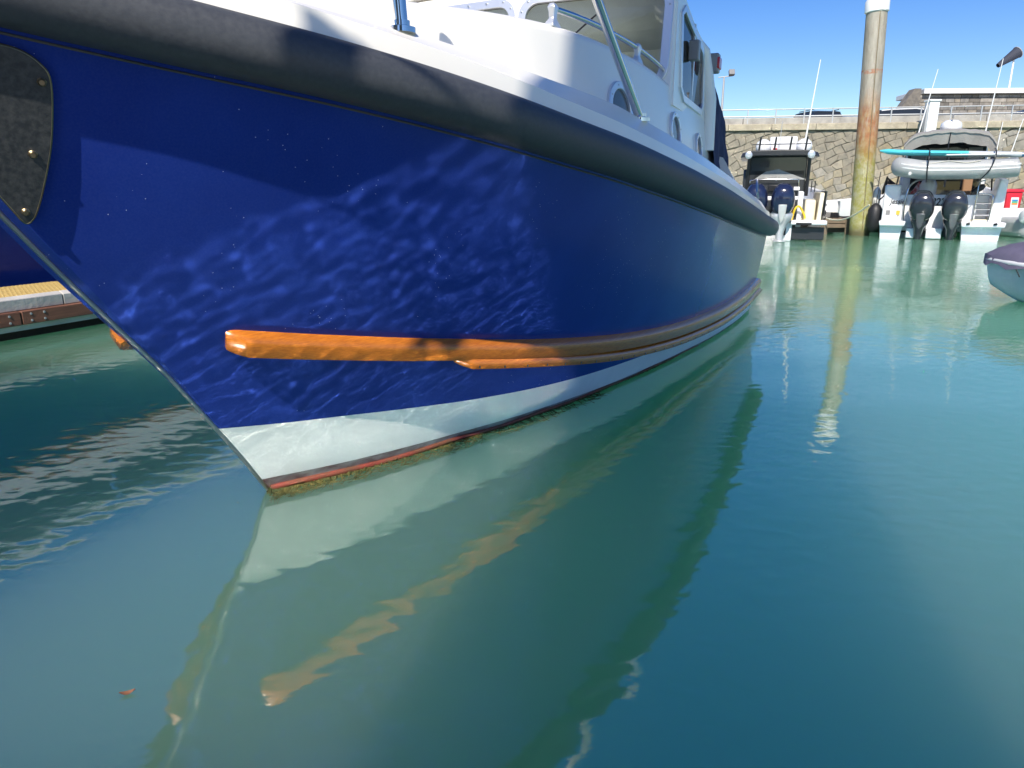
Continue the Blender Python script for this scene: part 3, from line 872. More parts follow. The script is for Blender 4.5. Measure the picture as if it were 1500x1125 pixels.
MB().box(((LX + HX) / 2 + .3, 1.8, 4.55), (HX - LX + .2, 4.4, .34)).build('roof', M['white_paint'], bd, bevel=.02)
for a, b in spans:
    dr = MB().box(((a + b) / 2, .2, 1.2), (b - a, .1, 2.2)).build('garage_door', M['white_paint'], bd)
    MB().box(((a + b) / 2, .15, 2.42), (b - a, .1, .24)).build('dark_gap', M['black'], dr)
    for k in range(3):
        MB().box((lerp(a, b, (k + 1) / 4), .13, 1.2), (.08, .05, 2.2)).build('door_bar', M['grey'], dr)
# sloping buttress wall on the left end
pr = [(LX - 1.6, 0), (LX - .0, 0), (LX - .0, 4.74), (LX - .45, 4.74), (LX - 1.6, 2.9)]
MB().prism(pr, lambda p, d: Vector((p[0], d, p[1])), -.35, .6).build('sloping_end_wall', M['stone_grey'], bd)
for k in range(46):
    z = .12 + .3 * (k // 4) ; j = k % 4
    xr = LX - .35 - .62 * j
    if z > 4.6 or xr - .3 < LX - 1.55 + max(0, (z - 2.6)) * .63: continue
    MB().box((xr + (.12 if (k // 4) % 2 else 0), -.36, z + .12), (.56, .07, .26)).build('stone', M['stone_grey'], bd)
# windsock with its pole
ws = empty('windsock', (37.8, 58, 7.75), 0, 'dark windsock on a white pole above the stone building', 'windsock')
MB().tube([(0, 0, -4.5), (0, 0, 3.75)], [.09, .06], 10).build('pole', M['white_paint'], ws)
a0, a1 = Vector((.2, 0, 3.7)), Vector((-1.2, -.1, 2.75)); dv = (a1 - a0)
rg = []
qm = dv.to_track_quat('Z', 'Y').to_matrix()
for k in range(7):
    t = k / 6; r_ = lerp(.42, .16, t)
    rg.append([a0 + dv * t + qm @ Vector((r_ * math.cos(2 * math.pi * j / 16), r_ * math.sin(2 * math.pi * j / 16), 0)) for j in range(16)])
MB().rings(rg, True, False).build('sock', mat('dark_windsock_cloth', (.035, .04, .06), .8), ws, smooth=60)
MB().tube([a0 + qm @ Vector((.43 * math.cos(2 * math.pi * j / 16), .43 * math.sin(2 * math.pi * j / 16), 0)) for j in range(17)], .03, 6).build('hoop', M['galv'], ws)
ms = empty('weather_mast', (39.3, 57, 8.7), 0, 'short grey mast beside the windsock pole on the roof', 'mast')
MB().tube([(0, 0, -.1), (0, 0, 2.1)], .07, 8).build('mast_pole', M['galv'], ms)
MB().box((0, 0, 2.15), (.2, .2, .14)).tube([(-.4, 0, .4), (.1, 0, .4)], .04, 6).build('sensor_head', M['grey'], ms)
# lamp post on the quay
lp = empty('lamp_post', (12.75, 46, 3.1), 0, 'slim lamp post with a square floodlight beyond the railing', 'lamp post')
MB().tube([(0, 0, 0), (0, 0, 4.9)], [.10, .055], 10).build('pole', M['galv'], lp)
MB().tube([(-.35, 0, 4.85), (.5, 0, 4.95)], .03, 8).build('arm', M['galv'], lp)
MB().box((.42, -.05, 5.12), (.34, .22, .34), Matrix.Rotation(R(-25), 3, 'X')).build('floodlight', M['grey'], lp, bevel=.03)
# square white pile guide against the wall
gp_ = empty('white_post', (17.85, 32.2, 0), 0, 'square white post rising in front of the sea wall left of the canopy boat', 'post')
MB().box((0, 0, 2.4), (.42, .42, 5.2)).build('shaft', M['white_paint'], gp_, bevel=.03)
MB().box((-.235, 0, 2.4), (.04, .2, 5.0)).build('guide_rail', M['galv'], gp_)
MB().box((0, 0, 5.04), (.5, .5, .08)).build('cap', M['white_paint'], gp_, bevel=.02)

# ------------------------------------------------------------------ mooring pile
def pile_material():
    m = bpy.data.materials.new('rusty_algae_pile'); m.use_nodes = True
    nt = m.node_tree; N, L = nt.nodes.new, nt.links.new
    b = nt.nodes['Principled BSDF']; b.inputs['Roughness'].default_value = .8
    tc = N('ShaderNodeTexCoord'); sp = N('ShaderNodeSeparateXYZ'); L(tc.outputs['Object'], sp.inputs[0])
    mp = N('ShaderNodeMapping'); mp.inputs['Scale'].default_value = (3.2, 3.2, .45); L(tc.outputs['Object'], mp.inputs[0])
    nz = N('ShaderNodeTexNoise'); nz.inputs['Scale'].default_value = 1.6; nz.inputs['Detail'].default_value = 7; nz.inputs['Roughness'].default_value = .7
    L(mp.outputs[0], nz.inputs[0])
    n2 = N('ShaderNodeTexNoise'); n2.inputs['Scale'].default_value = 5; n2.inputs['Detail'].default_value = 8; n2.inputs['Roughness'].default_value = .7
    L(tc.outputs['Object'], n2.inputs[0])
    def mixc(f, a, c):
        x = N('ShaderNodeMix'); x.data_type = 'RGBA'
        for s_, i in ((f, 0), (a, 6), (c, 7)):
            if isinstance(s_, tuple): x.inputs[i].default_value = (*s_, 1)
            elif isinstance(s_, float): x.inputs[i].default_value = s_
            else: L(s_, x.inputs[i])
        return x.outputs[2]
    def rng(v, a, c, lo=0.0, hi=1.0):
        q = N('ShaderNodeMapRange'); q.inputs[1].default_value = a; q.inputs[2].default_value = c; q.inputs[3].default_value = lo; q.inputs[4].default_value = hi
        L(v, q.inputs[0]); return q.outputs[0]
    def op(o_, a, c):
        q = N('ShaderNodeMath'); q.operation = o_
        for s_, i in ((a, 0), (c, 1)):
            if isinstance(s_, float): q.inputs[i].default_value = s_
            else: L(s_, q.inputs[i])
        return q.outputs[0]
    zz = op('ADD', sp.outputs[2], op('MULTIPLY', op('SUBTRACT', nz.outputs[0], .5), 2.2))
    base = mixc(rng(nz.outputs[0], .4, .65), (.40, .365, .30), (.25, .22, .17))
    rust = mixc(rng(n2.outputs[0], .4, .6), (.30, .12, .05), (.36, .22, .10))
    f1 = op('MULTIPLY', rng(zz, 1.6, 2.3), rng(zz, 4.3, 3.6))
    f1 = op('MULTIPLY', f1, rng(nz.outputs[0], .34, .50))
    c = mixc(f1, base, rust)
    # rusty weld ring
    f4 = op('MULTIPLY', op('LESS_THAN', op('ABSOLUTE', op('SUBTRACT', sp.outputs[2], 4.72), .0), .06), rng(n2.outputs[0], .42, .55))
    c = mixc(f4, c, (.36, .14, .07))
    alg = mixc(rng(n2.outputs[0], .42, .62), (.27, .26, .05), (.36, .35, .22))
    c = mixc(op('MULTIPLY', rng(zz, 3.0, 2.0), .92), c, alg)
    c = mixc(rng(sp.outputs[2], .35, .1), c, (.10, .09, .04))
    L(c, b.inputs['Base Color'])
    bp = N('ShaderNodeBump'); bp.inputs['Distance'].default_value = .02; L(n2.outputs[0], bp.inputs['Height']); L(bp.outputs[0], b.inputs['Normal'])
    return m
pile = empty('mooring_pile', (10.85, 22.65, 0), 0, 'tall rusty steel mooring pile streaked with green algae', 'pile')
pile.rotation_euler = (0, R(-2.6), 0)
MB().lathe([(.295, -1.5), (.295, 0), (.29, 3), (.285, 6.35)], n=32).build('shaft', pile_material(), pile, smooth=60)
MB().lathe([(.29, 6.32), (.325, 6.34), (.325, 6.62), (.29, 6.68), (.1, 6.74), (0, 6.75)], n=32).build('cap', M['white_paint'], pile, smooth=40)
MB().tube([(-.05, -.293, .2), (-.04, -.285, 6.3)], .012, 6).build('weld_seam', M['brass'], pile)
# ------------------------------------------------------------------ far pontoon
M['wood_old'] = mat('weathered_planks', (0.22, 0.165, 0.11), .85, color2=(.12, .09, .065), vscale=4, stretch=(1, 1, 8), bump=.004, bscale=20)
M['float_wood'] = mat('dark_float_wood', (.07, .05, .035), .8, var=.4, vscale=5)  # dark brown wood of the pontoon floats
pt = empty('far_pontoon', (15, 24.2, 0), 0, 'weathered wooden pontoon behind the outboard motor boats', 'pontoon')
MB().box((0, 0, .2), (11.0, 1.7, .3)).build('float', M['float_wood'], pt)
pk0 = None
for i in range(64):
    if pk0 is None: pk0 = MB().box((0, 0, 0), (.155, 2.0, .05)).build('deck_plank', M['wood_old'], pt, bevel=.008); pp = pk0
    else: pp = link(pk0.copy(), pt)
    pp.location = (-5.4 + .172 * i, 0, .47)
for z in (.41, .27):
    MB().box((0, -.98, z - .01), (11.0, .06, .12)).build('fascia_plank', M['wood_old'], pt, bevel=.01)
for x in (-5.0, -4.3, -3.2):
    MB().box((x, -1.02, .2), (.14, .06, .5)).build('fender_post', M['wood_old'], pt, bevel=.01)
pc = MB().lathe([(.06, 0), (.06, .55), (.09, .58), (.09, .7), (.05, .76)], n=14).build('bollard_light', M['white_paint']); pc.location = (9.75 + .3, 24.0, .495)
tag(pc, 'small white post light standing on the far pontoon left of the pile', 'pedestal')
mb = MB()
for k in range(5):
    mb.tube([(.32 * math.cos(a * .5) * (1 - .04 * k), .22 * math.sin(a * .5), .02 + .03 * k) for a in range(14)], .025, 6)
hz = mb.build('coiled_hose', M['black']); hz.location = (10.35, 23.8, .5); tag(hz, 'dark coiled hose lying on the far pontoon', 'hose')
# mooring lines by the pile
for (p0, p1, lab) in (((11.35, 22.3, 1.25), (10.45, 23.4, .55), 'dark mooring line running down past the pile to the far pontoon'), ((10.2, 20.9, .95), (9.9, 23.3, .55), 'pale mooring line from the black-roofed boat to the far pontoon')):
    pts = [Vector(p0).lerp(Vector(p1), t / 8) - Vector((0, 0, .25 * math.sin(math.pi * t / 8))) for t in range(9)]
    tag(MB().tube(pts, .02, 6).build('mooring_line', M['dark_rubber'] if lab.startswith('dark') else M['rope'], smooth=60), lab, 'rope')

# ------------------------------------------------------------------ outboard motors
M['navy_gloss'] = mat('navy_gloss_cowl', (.012, .017, .045), .12, coat=.5)
M['char_gloss'] = mat('charcoal_gloss_cowl', (.025, .028, .036), .15, coat=.5)
M['silver'] = mat('silver_paint', (.48, .49, .5), .3, .35)
M['prop'] = mat('bright_propeller', (.72, .72, .7), .2, .8)
M['gel2'] = mat('cool_white_gelcoat', (.76, .77, .78), .25, var=.04, vscale=2)
M['cream'] = mat('cream_liner', (.72, .66, .50), .5, var=.06, vscale=3)
M['tender_grey'] = mat('grey_tube_fabric', (.34, .35, .35), .5, var=.1, vscale=4)
M['tender_light'] = mat('light_grey_stripe', (.62, .63, .63), .5)
M['canopy'] = mat('grey_canopy_cloth', (.30, .285, .26), .85, var=.15, vscale=3, bump=.01, bscale=5)
M['turq'] = mat('turquoise_board', (.09, .54, .62), .35)
M['board_grey'] = mat('pale_grey_board', (.5, .53, .55), .35)
M['board_blue'] = mat('blue_board_tip', (.03, .12, .25), .35)
M['steel_grey'] = mat('grey_metallic_panel', (.13, .14, .155), .25, .5)
def outboard(parent, x, y, z, paint, leg_m, k=1.0, tilt=0.0, wide=1.0):
    """cowl ellipsoid, tapering leg, bracket and propeller; local y towards the boat"""
    o = bpy.data.objects.new('outboard_motor', None); o.empty_display_size = .1; link(o, parent); o.location = (x, y, z); o.rotation_euler = (R(tilt), 0, 0); o.scale = (wide, 1, 1)
    sec = [(-.16, .17, .22), (-.06, .24, .29), (.06, .285, .34), (.2, .295, .37), (.34, .28, .37), (.46, .25, .34), (.56, .20, .29), (.63, .14, .2), (.655, .06, .1)]
    rings = []
    for zz, rx, ry in sec:
        rings.append([Vector((k * rx * math.copysign(abs(math.cos(a)) ** .6, math.cos(a)), k * ry * math.copysign(abs(math.sin(a)) ** .6, math.sin(a)) + .04, k * zz)) for a in [2 * math.pi * j / 28 for j in range(28)]])
    MB().rings(rings).build('cowl', paint, o, smooth=60)
    # bright sculpted band under the cowl, then leg, plate, skeg
    fat = 1.3 if leg_m is M['silver'] else 1.0
    sec = [(-.08, .17 * fat, .2), (-.16, .22 * fat, .25), (-.28, .2 * fat, .23), (-.42, .13 * fat, .17), (-.62, .10, .14), (-.84, .085, .12), (-.98, .075, .14), (-1.05, .06, .16), (-1.22, .03, .14), (-1.34, .012, .07)]
    rings = []
    for zz, rx, ry in sec:
        rings.append([Vector((k * rx * math.cos(a), k * ry * math.sin(a) + .04, k * zz)) for a in [2 * math.pi * j / 20 for j in range(20)]])
    MB().rings(rings).build('leg', leg_m, o, smooth=50)
    MB().box((0, k * -.05, k * -.86), (k * .30, k * .42, k * .025)).build('cavitation_plate', leg_m, o, bevel=.01)
    MB().lathe([(.0, -.2), (.05, -.15), (.07, 0), (.06, .2)], (0, k * -.18, k * -1.06), 14, Matrix.Rotation(R(-90), 3, 'X')).build('gearcase', leg_m, o, smooth=50)
    pr = MB()
    for b_ in range(3):
        a = b_ * 2 * math.pi / 3 + .6
        c, s_ = math.cos(a), math.sin(a)
        pts = [(.05, -.03), (.13, -.09), (.20, -.06), (.215, .02), (.17, .08), (.06, .05)]
        vs = []
        for d in (-.006, .006):
            for r_, t_ in pts:
                vs.append(Vector((k * (r_ * c - t_ * s_), k * (-.26 + t_ * .6) + d, k * (-1.06 + r_ * s_ + t_ * c))))
        n = len(pts)
        pr.add(vs, [tuple(range(n)), tuple(reversed(range(n, 2 * n)))] + [(i, (i + 1) % n, n + (i + 1) % n, n + i) for i in range(n)])
    pr.lathe([(.045, -.33), (.06, -.26), (.05, -.15)], (0, 0, k * -1.06), 12, Matrix.Rotation(R(-90), 3, 'X')) if False else None
    pr.build('propeller', M['prop'], o, smooth=40)
    for sx in (-1, 1):
        MB().box((sx * k * .12, k * .36, k * -.42), (k * .07, k * .30, k * .62)).build('bracket', M['black'], o, bevel=.015)
    MB().prism([(-.10, .10), (.10, .10), (.085, -.12), (.05, -.30), (0, -.40), (-.05, -.30), (-.085, -.12)], lambda q, d: Vector((k * q[0], k * (-.335 + d + max(0, -q[1]) * .35), k * q[1])), .0, .05).build('front_panel', M['steel_grey'] if fat == 1.0 else M['silver'], o, bevel=.012)
    MB().box((0, k * -.325 + .03, k * .30), (k * .2, .012, k * .05)).build('badge', M['silver'], o)
    return o
def far_hull(parent, beam, length, z_side, m, m_low, stern_y=0.0):
    rings = []
    for k in range(15):
        t = k / 14; y = stern_y + length * t
        f = 1 - max(0, (t - .45) / .55) ** 2.2; b = beam / 2 * max(.02, f); zt = z_side + .35 * t * t
        rings.append([Vector((-b, y, zt)), Vector((-b * .99, y, zt * .55)), Vector((-b * .93, y, .28 + .3 * t * t)), Vector((-b * .86, y, .1 + .35 * t ** 3)), Vector((0, y, -.35 + .6 * t ** 4)),
                      Vector((b * .86, y, .1 + .35 * t ** 3)), Vector((b * .93, y, .28 + .3 * t * t)), Vector((b * .99, y, zt * .55)), Vector((b, y, zt))])
    MB().rings(rings, False).build('hull', m, parent, smooth=35)
    # bulwark cap and inner wall
    mb = MB()
    for sx in (-1, 1):
        mb.rings([[Vector((sx * abs(r[0].x), r[0].y, r[0].z)), Vector((sx * abs(r[0].x), r[0].y, r[0].z + .03)), Vector((sx * max(0, abs(r[0].x) - .17), r[0].y, r[0].z + .03)), Vector((sx * max(0, abs(r[0].x) - .2), r[0].y, .55))] for r in rings], False)
    mb.build('bulwark', m, parent, smooth=30)
    MB().box((0, stern_y + length * .3, .52), (beam * .93, length * .55, .06)).build('cockpit_floor', M['cream'], parent)

# ------------------------------------------------------------------ white boat with grey canopy
JM = Matrix.Translation(Vector((12.28, 20.95, 0))) @ Matrix.Rotation(R(-28), 4, 'Z') @ Matrix.Diagonal((.82, 1, 1, 1))
def jloc(x, y, z): return JM @ Vector((x, y, z))
jb = empty('sports_boat', (12.28, 20.95, 0), R(-28), 'white motor boat with grey canopy and two charcoal outboards, tender slung across its stern', 'motor boat')
jb.scale = (.82, 1, 1)
far_hull(jb, 3.62, 8.0, 1.32, M['gel2'], M['gel2'])
sh_ = 0
MB().box((-.25, .04, .72), (2.6, .09, 1.02)).build('transom', M['gel2'], jb, bevel=.02)
MB().box((-1.55, .25, .86), (.52, .6, 1.30)).build('quarter_locker', M['gel2'], jb, bevel=.05)
MB().rings([[Vector((x, y, z)) for x, z in ((1.42, .45), (1.82, .45), (1.84, 1.62 + .05 * k), (1.62, 1.62 + .05 * k))] for k, y in enumerate((-.05, .5, 1.4))]).build('quarter_moulding', M['gel2'], jb, bevel=.03)
MB().box((1.12, .22, .50), (.62, .5, .12)).build('step', M['cream'], jb, bevel=.02)
MB().box((1.12, .5, .85), (.62, .1, .75)).build('side_gate', M['gel2'], jb, bevel=.02)
for x0, x1, nm in ((-1.86, -1.02, 'swim_platform'), (.62, 1.9, 'swim_platform')):
    MB().rings([[Vector((x, y, z)) for x, z in ((x0 + i, .36), (x1 - i, .36), (x1, .50), (x0, .50))] for y, i in ((-.72, .03), (.02, 0))]).build(nm, M['gel2'], jb, bevel=.03)
    MB().rings([[Vector((x, y, z)) for x, z in ((x0 + .1, -.1), (x1 - .15, -.1), (x1 - .08, .36), (x0 + .04, .36))] for y in (-.5, .02)]).build('hull_extension', M['gel2'], jb, bevel=.02)
MB().box((-.12, -.2, .16), (.48, .4, .30)).build('motor_well_step', M['gel2'], jb, bevel=.03)
MB().box((-.84, -.2, .16), (.26, .5, .28)).build('motor_well_step', M['gel2'], jb, bevel=.03)
outboard(jb, -.60, -.62, .70, M['char_gloss'], M['char_gloss'], .98, 14, 1.35)
outboard(jb, .37, -.62, .70, M['char_gloss'], M['char_gloss'], .98, 14, 1.35)
# lettering on the transom
text_mesh('boat_name', 'Jessie', .21, M['black'], jb, (-1.36, -.055, 1.03), (R(90), 0, 0), .2, .003, .004)
text_mesh('registration_number', '822', .30, M['black'], jb, (-.11, -.01, 1.02), (R(90), 0, 0), .15, .003, .007)
MB().box((-1.30, -.058, .72), (.12, .012, .12)).build('yellow_label', mat('yellow_label', (.55, .42, .05), .5), jb)
MB().box((-1.62, -.058, .72), (.14, .012, .14)).build('vent_grille', M['grey'], jb, bevel=.004)
# cabin
cb = MB().rings([[Vector((sx * w_, y, z)) for sx, w_, z in ((-1, 1.36, 1.2), (-1, 1.33, 2.3), (-1, 1.2, 2.80), (1, 1.2, 2.80), (1, 1.33, 2.3), (1, 1.36, 1.2))] for y in (1.75, 4.6)]).build('cabin', M['gel2'], jb, bevel=.05)
MB().box((0, 1.73, 1.96), (2.46, .05, 1.5)).build('aft_glazing', M['black_glass'], jb, bevel=.01)
for x in (-.62, .10, .62):
    MB().box((x, 1.69, 2.0), (.06, .04, 1.1)).build('window_bar', M['grey'], jb)
for x0, x1 in ((-1.12, -.66), (-.56, .04), (.68, 1.12)):
    MB().box(((x0 + x1) / 2, 1.69, 2.38), (x1 - x0, .02, .40)).build('window_pane', mat('grey_window_pane', (.16, .17, .17), .1), jb)
MB().box((.78, 1.4, 1.42), (.30, .5, .75)).build('helm_seat', mat('tan_upholstery', (.30, .17, .09), .6), jb, bevel=.05)
MB().box((-1.22, 1.2, 1.35), (.34, .9, .95)).build('side_seat', M['gel2'], jb, bevel=.08)
MB().rings([[Vector((-1.0, .9, 1.25)), Vector((-.55, .85, 1.3)), Vector((-.75, .8, 1.62))], [Vector((-1.0, .94, 1.25)), Vector((-.55, .89, 1.3)), Vector((-.75, .84, 1.62))]]).build('folded_flag', mat('red_white_cloth', (.45, .05, .06), .8, color2=(.75, .75, .75), vscale=6), jb)
MB().lathe([(.2, 0), (.28, .12), (.28, .4), (.2, .55), (.05, .6)], (-.45, .75, 1.1), 16).build('covered_seat', M['gel2'], jb, smooth=50)
# canopy (bimini)
rings = []
for k in range(7):
    y = lerp(.35, 2.6, k / 6)
    ring = []
    for j in range(21):
        u = -1 + 2 * j / 20; a = abs(u)
        x = 1.40 * u; z = 3.06 - .16 * a ** 2 - .42 * max(0, a - .78) ** 1.2 * 3.2 + .012 * math.sin(j * 2.1 + k) - (.07 if k == 0 else 0)
        ring.append(Vector((x, y, z)))
    rings.append(ring)
low = [[p - Vector((0, 0, .06)) for p in r] for r in rings]
full = [r + list(reversed(l)) for r, l in zip(rings, low)]
MB().rings(full).build('canopy', M['canopy'], jb, smooth=50)
fl = [[Vector((p.x * .985, p.y + .02, p.z)) for p in rings[0]], [Vector((p.x * .97, p.y + .10 + .02 * math.sin(i * 1.3), p.z - .34 - .02 * math.sin(i * .9))) for i, p in enumerate(rings[0])]]
MB().rings(fl, False).build('canopy_flap', M['canopy'], jb, smooth=60)
for sx in (-1, 1):
    MB().tube([(sx * 1.36, .5, 2.62), (sx * 1.40, .7, 2.0), (sx * 1.5, .9, 1.35)], .025, 8).build('canopy_frame', M['black'], jb, smooth=60)
    MB().tube([(sx * 1.33, .45, 2.55), (sx * 1.38, .5, 2.35), (sx * 1.3, .55, 2.2), (sx * 1.36, .6, 2.45)], .035, 8).build('rolled_curtain', M['navy'], jb, smooth=60)
MB().tube([(-.02, .40, 2.95), (-.04, .36, 2.25)], .018, 6).build('canopy_strap', M['black'], jb)
MB().lathe([(.30, 0), (.34, .04), (.35, .12), (.32, .22), (.2, .29), (.04, .31)], (.02, 1.6, 3.06), 24).build('radar_dome', M['gel2'], jb, smooth=50)
MB().lathe([(.22, -.08), (.22, 0)], (.02, 1.6, 3.06), 16).build('radar_base', M['grey'], jb)
MB().tube([(.02, 1.3, 2.95), (.02, 1.3, 3.45)], .012, 6).lathe([(.03, 0), (.03, .08), (.0, .1)], (.02, 1.3, 3.40), 8).build('mast_light', M['grey'], jb)
MB().box((.62, 1.8, 3.06), (.35, .3, .05)).build('roof_hatch', M['gel2'], jb, bevel=.01)
for a, b in (((-1.0, 1.2, 2.95), (-.66, 1.45, 4.78)), ((1.08, 1.4, 2.95), (1.26, 1.5, 4.95)), ((1.5, 1.5, 2.2), (1.56, 1.5, 3.25)), ((1.78, 1.2, 1.7), (2.12, 1.3, 3.3))):
    MB().tube([a, b], [.024, .012], 8).build('whip_antenna', M['white_paint'], jb)
# grab rail, boarding ladder
MB().tube(smooth_path([(-1.12, -.1, .5), (-1.12, -.1, 1.1), (-1.05, -.05, 1.45), (-.85, .1, 1.62), (-.62, .3, 1.66)], 5), .03, 8).build('grab_rail', M['steel'], jb, smooth=60)
ld = MB()
ldo = MB().tube(smooth_path([(.98, -.12, .5), (1.0, -.12, 1.2), (1.03, -.08, 1.55), (1.2, .0, 1.62)], 5), .02, 8).tube(smooth_path([(1.45, -.12, .55), (1.47, -.12, 1.1), (1.44, -.1, 1.22), (1.2, -.1, 1.26), (1.04, -.12, 1.25)], 5), .02, 8).build('boarding_ladder', M['steel'], jb, smooth=60)
for z in (.68, .84, 1.0):
    MB().tube([(.99, -.12, z), (1.46, -.12, z)], .018, 6).build('ladder_rung', M['steel'], ldo)
MB().lathe([(.07, -.2), (.09, -.12), (.09, .12), (.05, .2)], (1.02, .0, 1.38), 12, Matrix.Rotation(R(60), 3, 'Y')).build('shower_head', M['black'], jb, smooth=40)
for x in (.78, 1.55):
    MB().tube([(x, -.73, .45), (x + .1, -.75, .47)], .03, 8).build('cleat', M['black'], jb)
def fender_thing(label, loc, r_, ln, m, rx=0):
    t = empty('boat_fender', loc, 0, label, 'fender')
    MB().lathe([(.03, -ln / 2 - .05), (r_ * .6, -ln / 2), (r_, -ln / 2 + r_ * .7), (r_, ln / 2 - r_ * .7), (r_ * .6, ln / 2), (.03, ln / 2 + .06)], n=16).build('fender_body', m, t, smooth=60)
    MB().tube([(0, 0, ln / 2 + .05), (.04, .02, ln / 2 + .5)], .012, 6).build('lanyard', M['black'], t)
    return t
fender_thing('fat black fender hanging between the pile and the canopy boat', jloc(-2.05, .4, .55), .2, .75, M['dark_rubber'])
fender_thing('white fender hanging at the port quarter of the canopy boat', jloc(-2.08, .9, 1.15), .11, .5, M['white_paint'])
jn = MB()
for k in range(7):
    jn.tube([(-1.86 - .05 * math.sin(k * 2), .4 + .1 * k, 1.35 - .03 * k), (-1.80, .42 + .1 * k, 1.65 + .1 * math.sin(k * 1.7)), (-1.70 + .03 * k, .5 + .1 * k, 1.55)], .03, 6)
jn.build('stowed_gear', M['black'], jb, smooth=60)

# tender, board and straps resting across the stern
tn = empty('inflatable_tender', jloc(0, -.6, 1.90), R(-28), 'grey inflatable tender slung across the stern of the canopy boat', 'tender')
def ring_tube(path, rs, name, m, parent, n=18):
    return MB().tube(path, rs, n).build(name, m, parent, smooth=60)
t_path = smooth_path([(-1.50, .25, .12), (-1.42, .08, .10), (-1.1, .0, .05), (-.6, -.02, 0), (.6, 0, .0), (1.75, .0, .03), (2.02, .0, .06)], 5)
rs_ = [min(.25, .10 + .05 * i) if i < 4 else (.25 if i < len(t_path) - 3 else (.22, .15, .08)[i - len(t_path) + 3]) for i in range(len(t_path))]
ring_tube(t_path, rs_, 'tube', M['tender_grey'], tn)
ring_tube([Vector((p.x, .85 - p.y, p.z)) for p in t_path], rs_, 'tube', M['tender_grey'], tn)
for dz, wv in ((.07, .035), (-.02, .02)):
    st_ = [Vector((p.x, p.y - math.sqrt(max(0, r_ * r_ - dz * dz)) - .004 + .018, p.z + dz)) for p, r_ in zip(t_path, rs_) if r_ > .12]
    MB().tube(st_, .024, 6).build('rubbing_strake', M['tender_light'], tn, smooth=60)
MB().box((.3, .42, -.12), (2.9, .5, .08)).build('floor', M['tender_light'], tn, bevel=.03)
MB().tube(smooth_path([(-1.0, -.16, .2), (-.5, -.2, .17), (0, -.17, .22), (.5, -.2, .17), (.9, -.16, .22)], 4), .012, 6).build('grab_line', M['rope'], tn, smooth=60)
MB().lathe([(.04, 0), (.05, .02), (.02, .03)], (-1.1, -.22, -.1), 10, Matrix.Rotation(R(90), 3, 'X')).build('valve', M['tender_light'], tn)
MB().box((1.62, -.215, .14), (.34, .02, .08), Matrix.Rotation(R(-35), 3, 'X')).build('badge', M['tender_light'], tn, bevel=.005)
tn.scale = (.82, 1, 1)
bo = empty('paddle_board', jloc(.07, -.55, 2.26), R(-28), 'turquoise paddle board lying on top of the grey tender', 'paddle board')
def board_section(x0, x1, name, m, n=10):
    rings = []
    for k in range(n + 1):
        x = lerp(x0, x1, k / n); u = abs(x) / 2.15; w_ = .38 * (1 - u ** 3.2) + .01; zc = .075 - .035 * x + .05 * max(0, -x - 1.2) ** 2
        th_ = .075 * min(1, (1 - u) * 6 + .25)
        rings.append([Vector((x, .3 + w_ * math.cos(a), zc + th_ * math.copysign(abs(math.sin(a)) ** .6, math.sin(a)))) for a in [2 * math.pi * j / 14 for j in range(14)]])
    return MB().rings(rings).build(name, m, bo, smooth=50)
board_section(-2.14, .45, 'turquoise_half', M['turq']); board_section(.452, 1.92, 'grey_half', M['board_grey']); board_section(1.922, 2.14, 'blue_tip', M['board_blue'])
bo.scale = (.84, 1, 1)
pd_ = empty('paddle', jloc(.62, -.8, 2.33), R(-28), 'thin white paddle lying along the turquoise board', 'paddle')
MB().tube([(-.6, 0, -.05), (1.5, 0, -.06)], .018, 8).build('shaft', M['white_paint'], pd_)
MB().box((1.7, 0, -.06), (.42, .03, .16)).build('blade', M['board_grey'], pd_, bevel=.012)
for xx, lab in ((-.60, 'black strap round the board and tender, left one'), (1.27, 'black strap slanting round the board and tender, right one')):
    dx = -.28 if xx > 1 else 0.02
    pts = smooth_path([jloc(*q) for q in ((xx + .02, -.1, 2.44), (xx, -.62, 2.42), (xx, -.89, 2.22), (xx - .01 + dx * .3, -.89, 1.9), (xx + dx, -.80, 1.66), (xx + dx * 1.3, -.45, 1.58))], 5)
    tag(MB().tube(pts, .016, 6).build('strap', M['black'], smooth=60), lab, 'strap', 'straps round the tender')

# ------------------------------------------------------------------ boat with black hardtop
hb_ = empty('hardtop_boat', (7.18, 20.35, 0), R(-18), 'black roofed motor boat with two navy outboards and cream cockpit', 'motor boat')
M['dark_hull'] = mat('dark_hull_paint', (.03, .032, .036), .25)
hb_.scale = (.94, 1, 1)
far_hull(hb_, 3.05, 7.6, 1.30, M['gel2'], M['gel2'])
MB().box((1.08, -.12, .50), (.98, .5, .12)).build('swim_platform', M['gel2'], hb_, bevel=.03)
MB().box((1.08, .0, .20), (.92, .30, .34)).build('boot_band', M['dark_hull'], hb_, bevel=.02)
MB().box((.50, -.1, .25), (.28, .3, .5)).build('motor_bracket', M['gel2'], hb_, bevel=.02)
MB().box((.95, -.376, .47), (.42, .02, .06)).build('platform_handle', M['black'], hb_, bevel=.006)
MB().box((-.05, .1, .70), (1.7, .1, .8)).build('transom', M['dark_hull'], hb_, bevel=.02)
MB().box((0, .25, 1.13), (1.6, .25, .12)).build('transom_seat', M['gel2'], hb_, bevel=.03)
MB().box((.82, .35, .80), (.14, .7, 1.05)).build('cockpit_divider', M['gel2'], hb_, bevel=.03)
MB().box((1.12, .9, .80), (.30, 1.4, .60)).build('cream_seat', M['cream'], hb_, bevel=.05)
MB().rings([[Vector((x, y, z)) for x, z in ((1.30, .5), (1.42, .5), (1.46, 1.28), (1.34, 1.30))] for y in (.02, 2.2)]).build('cream_liner', M['cream'], hb_, bevel=.02)
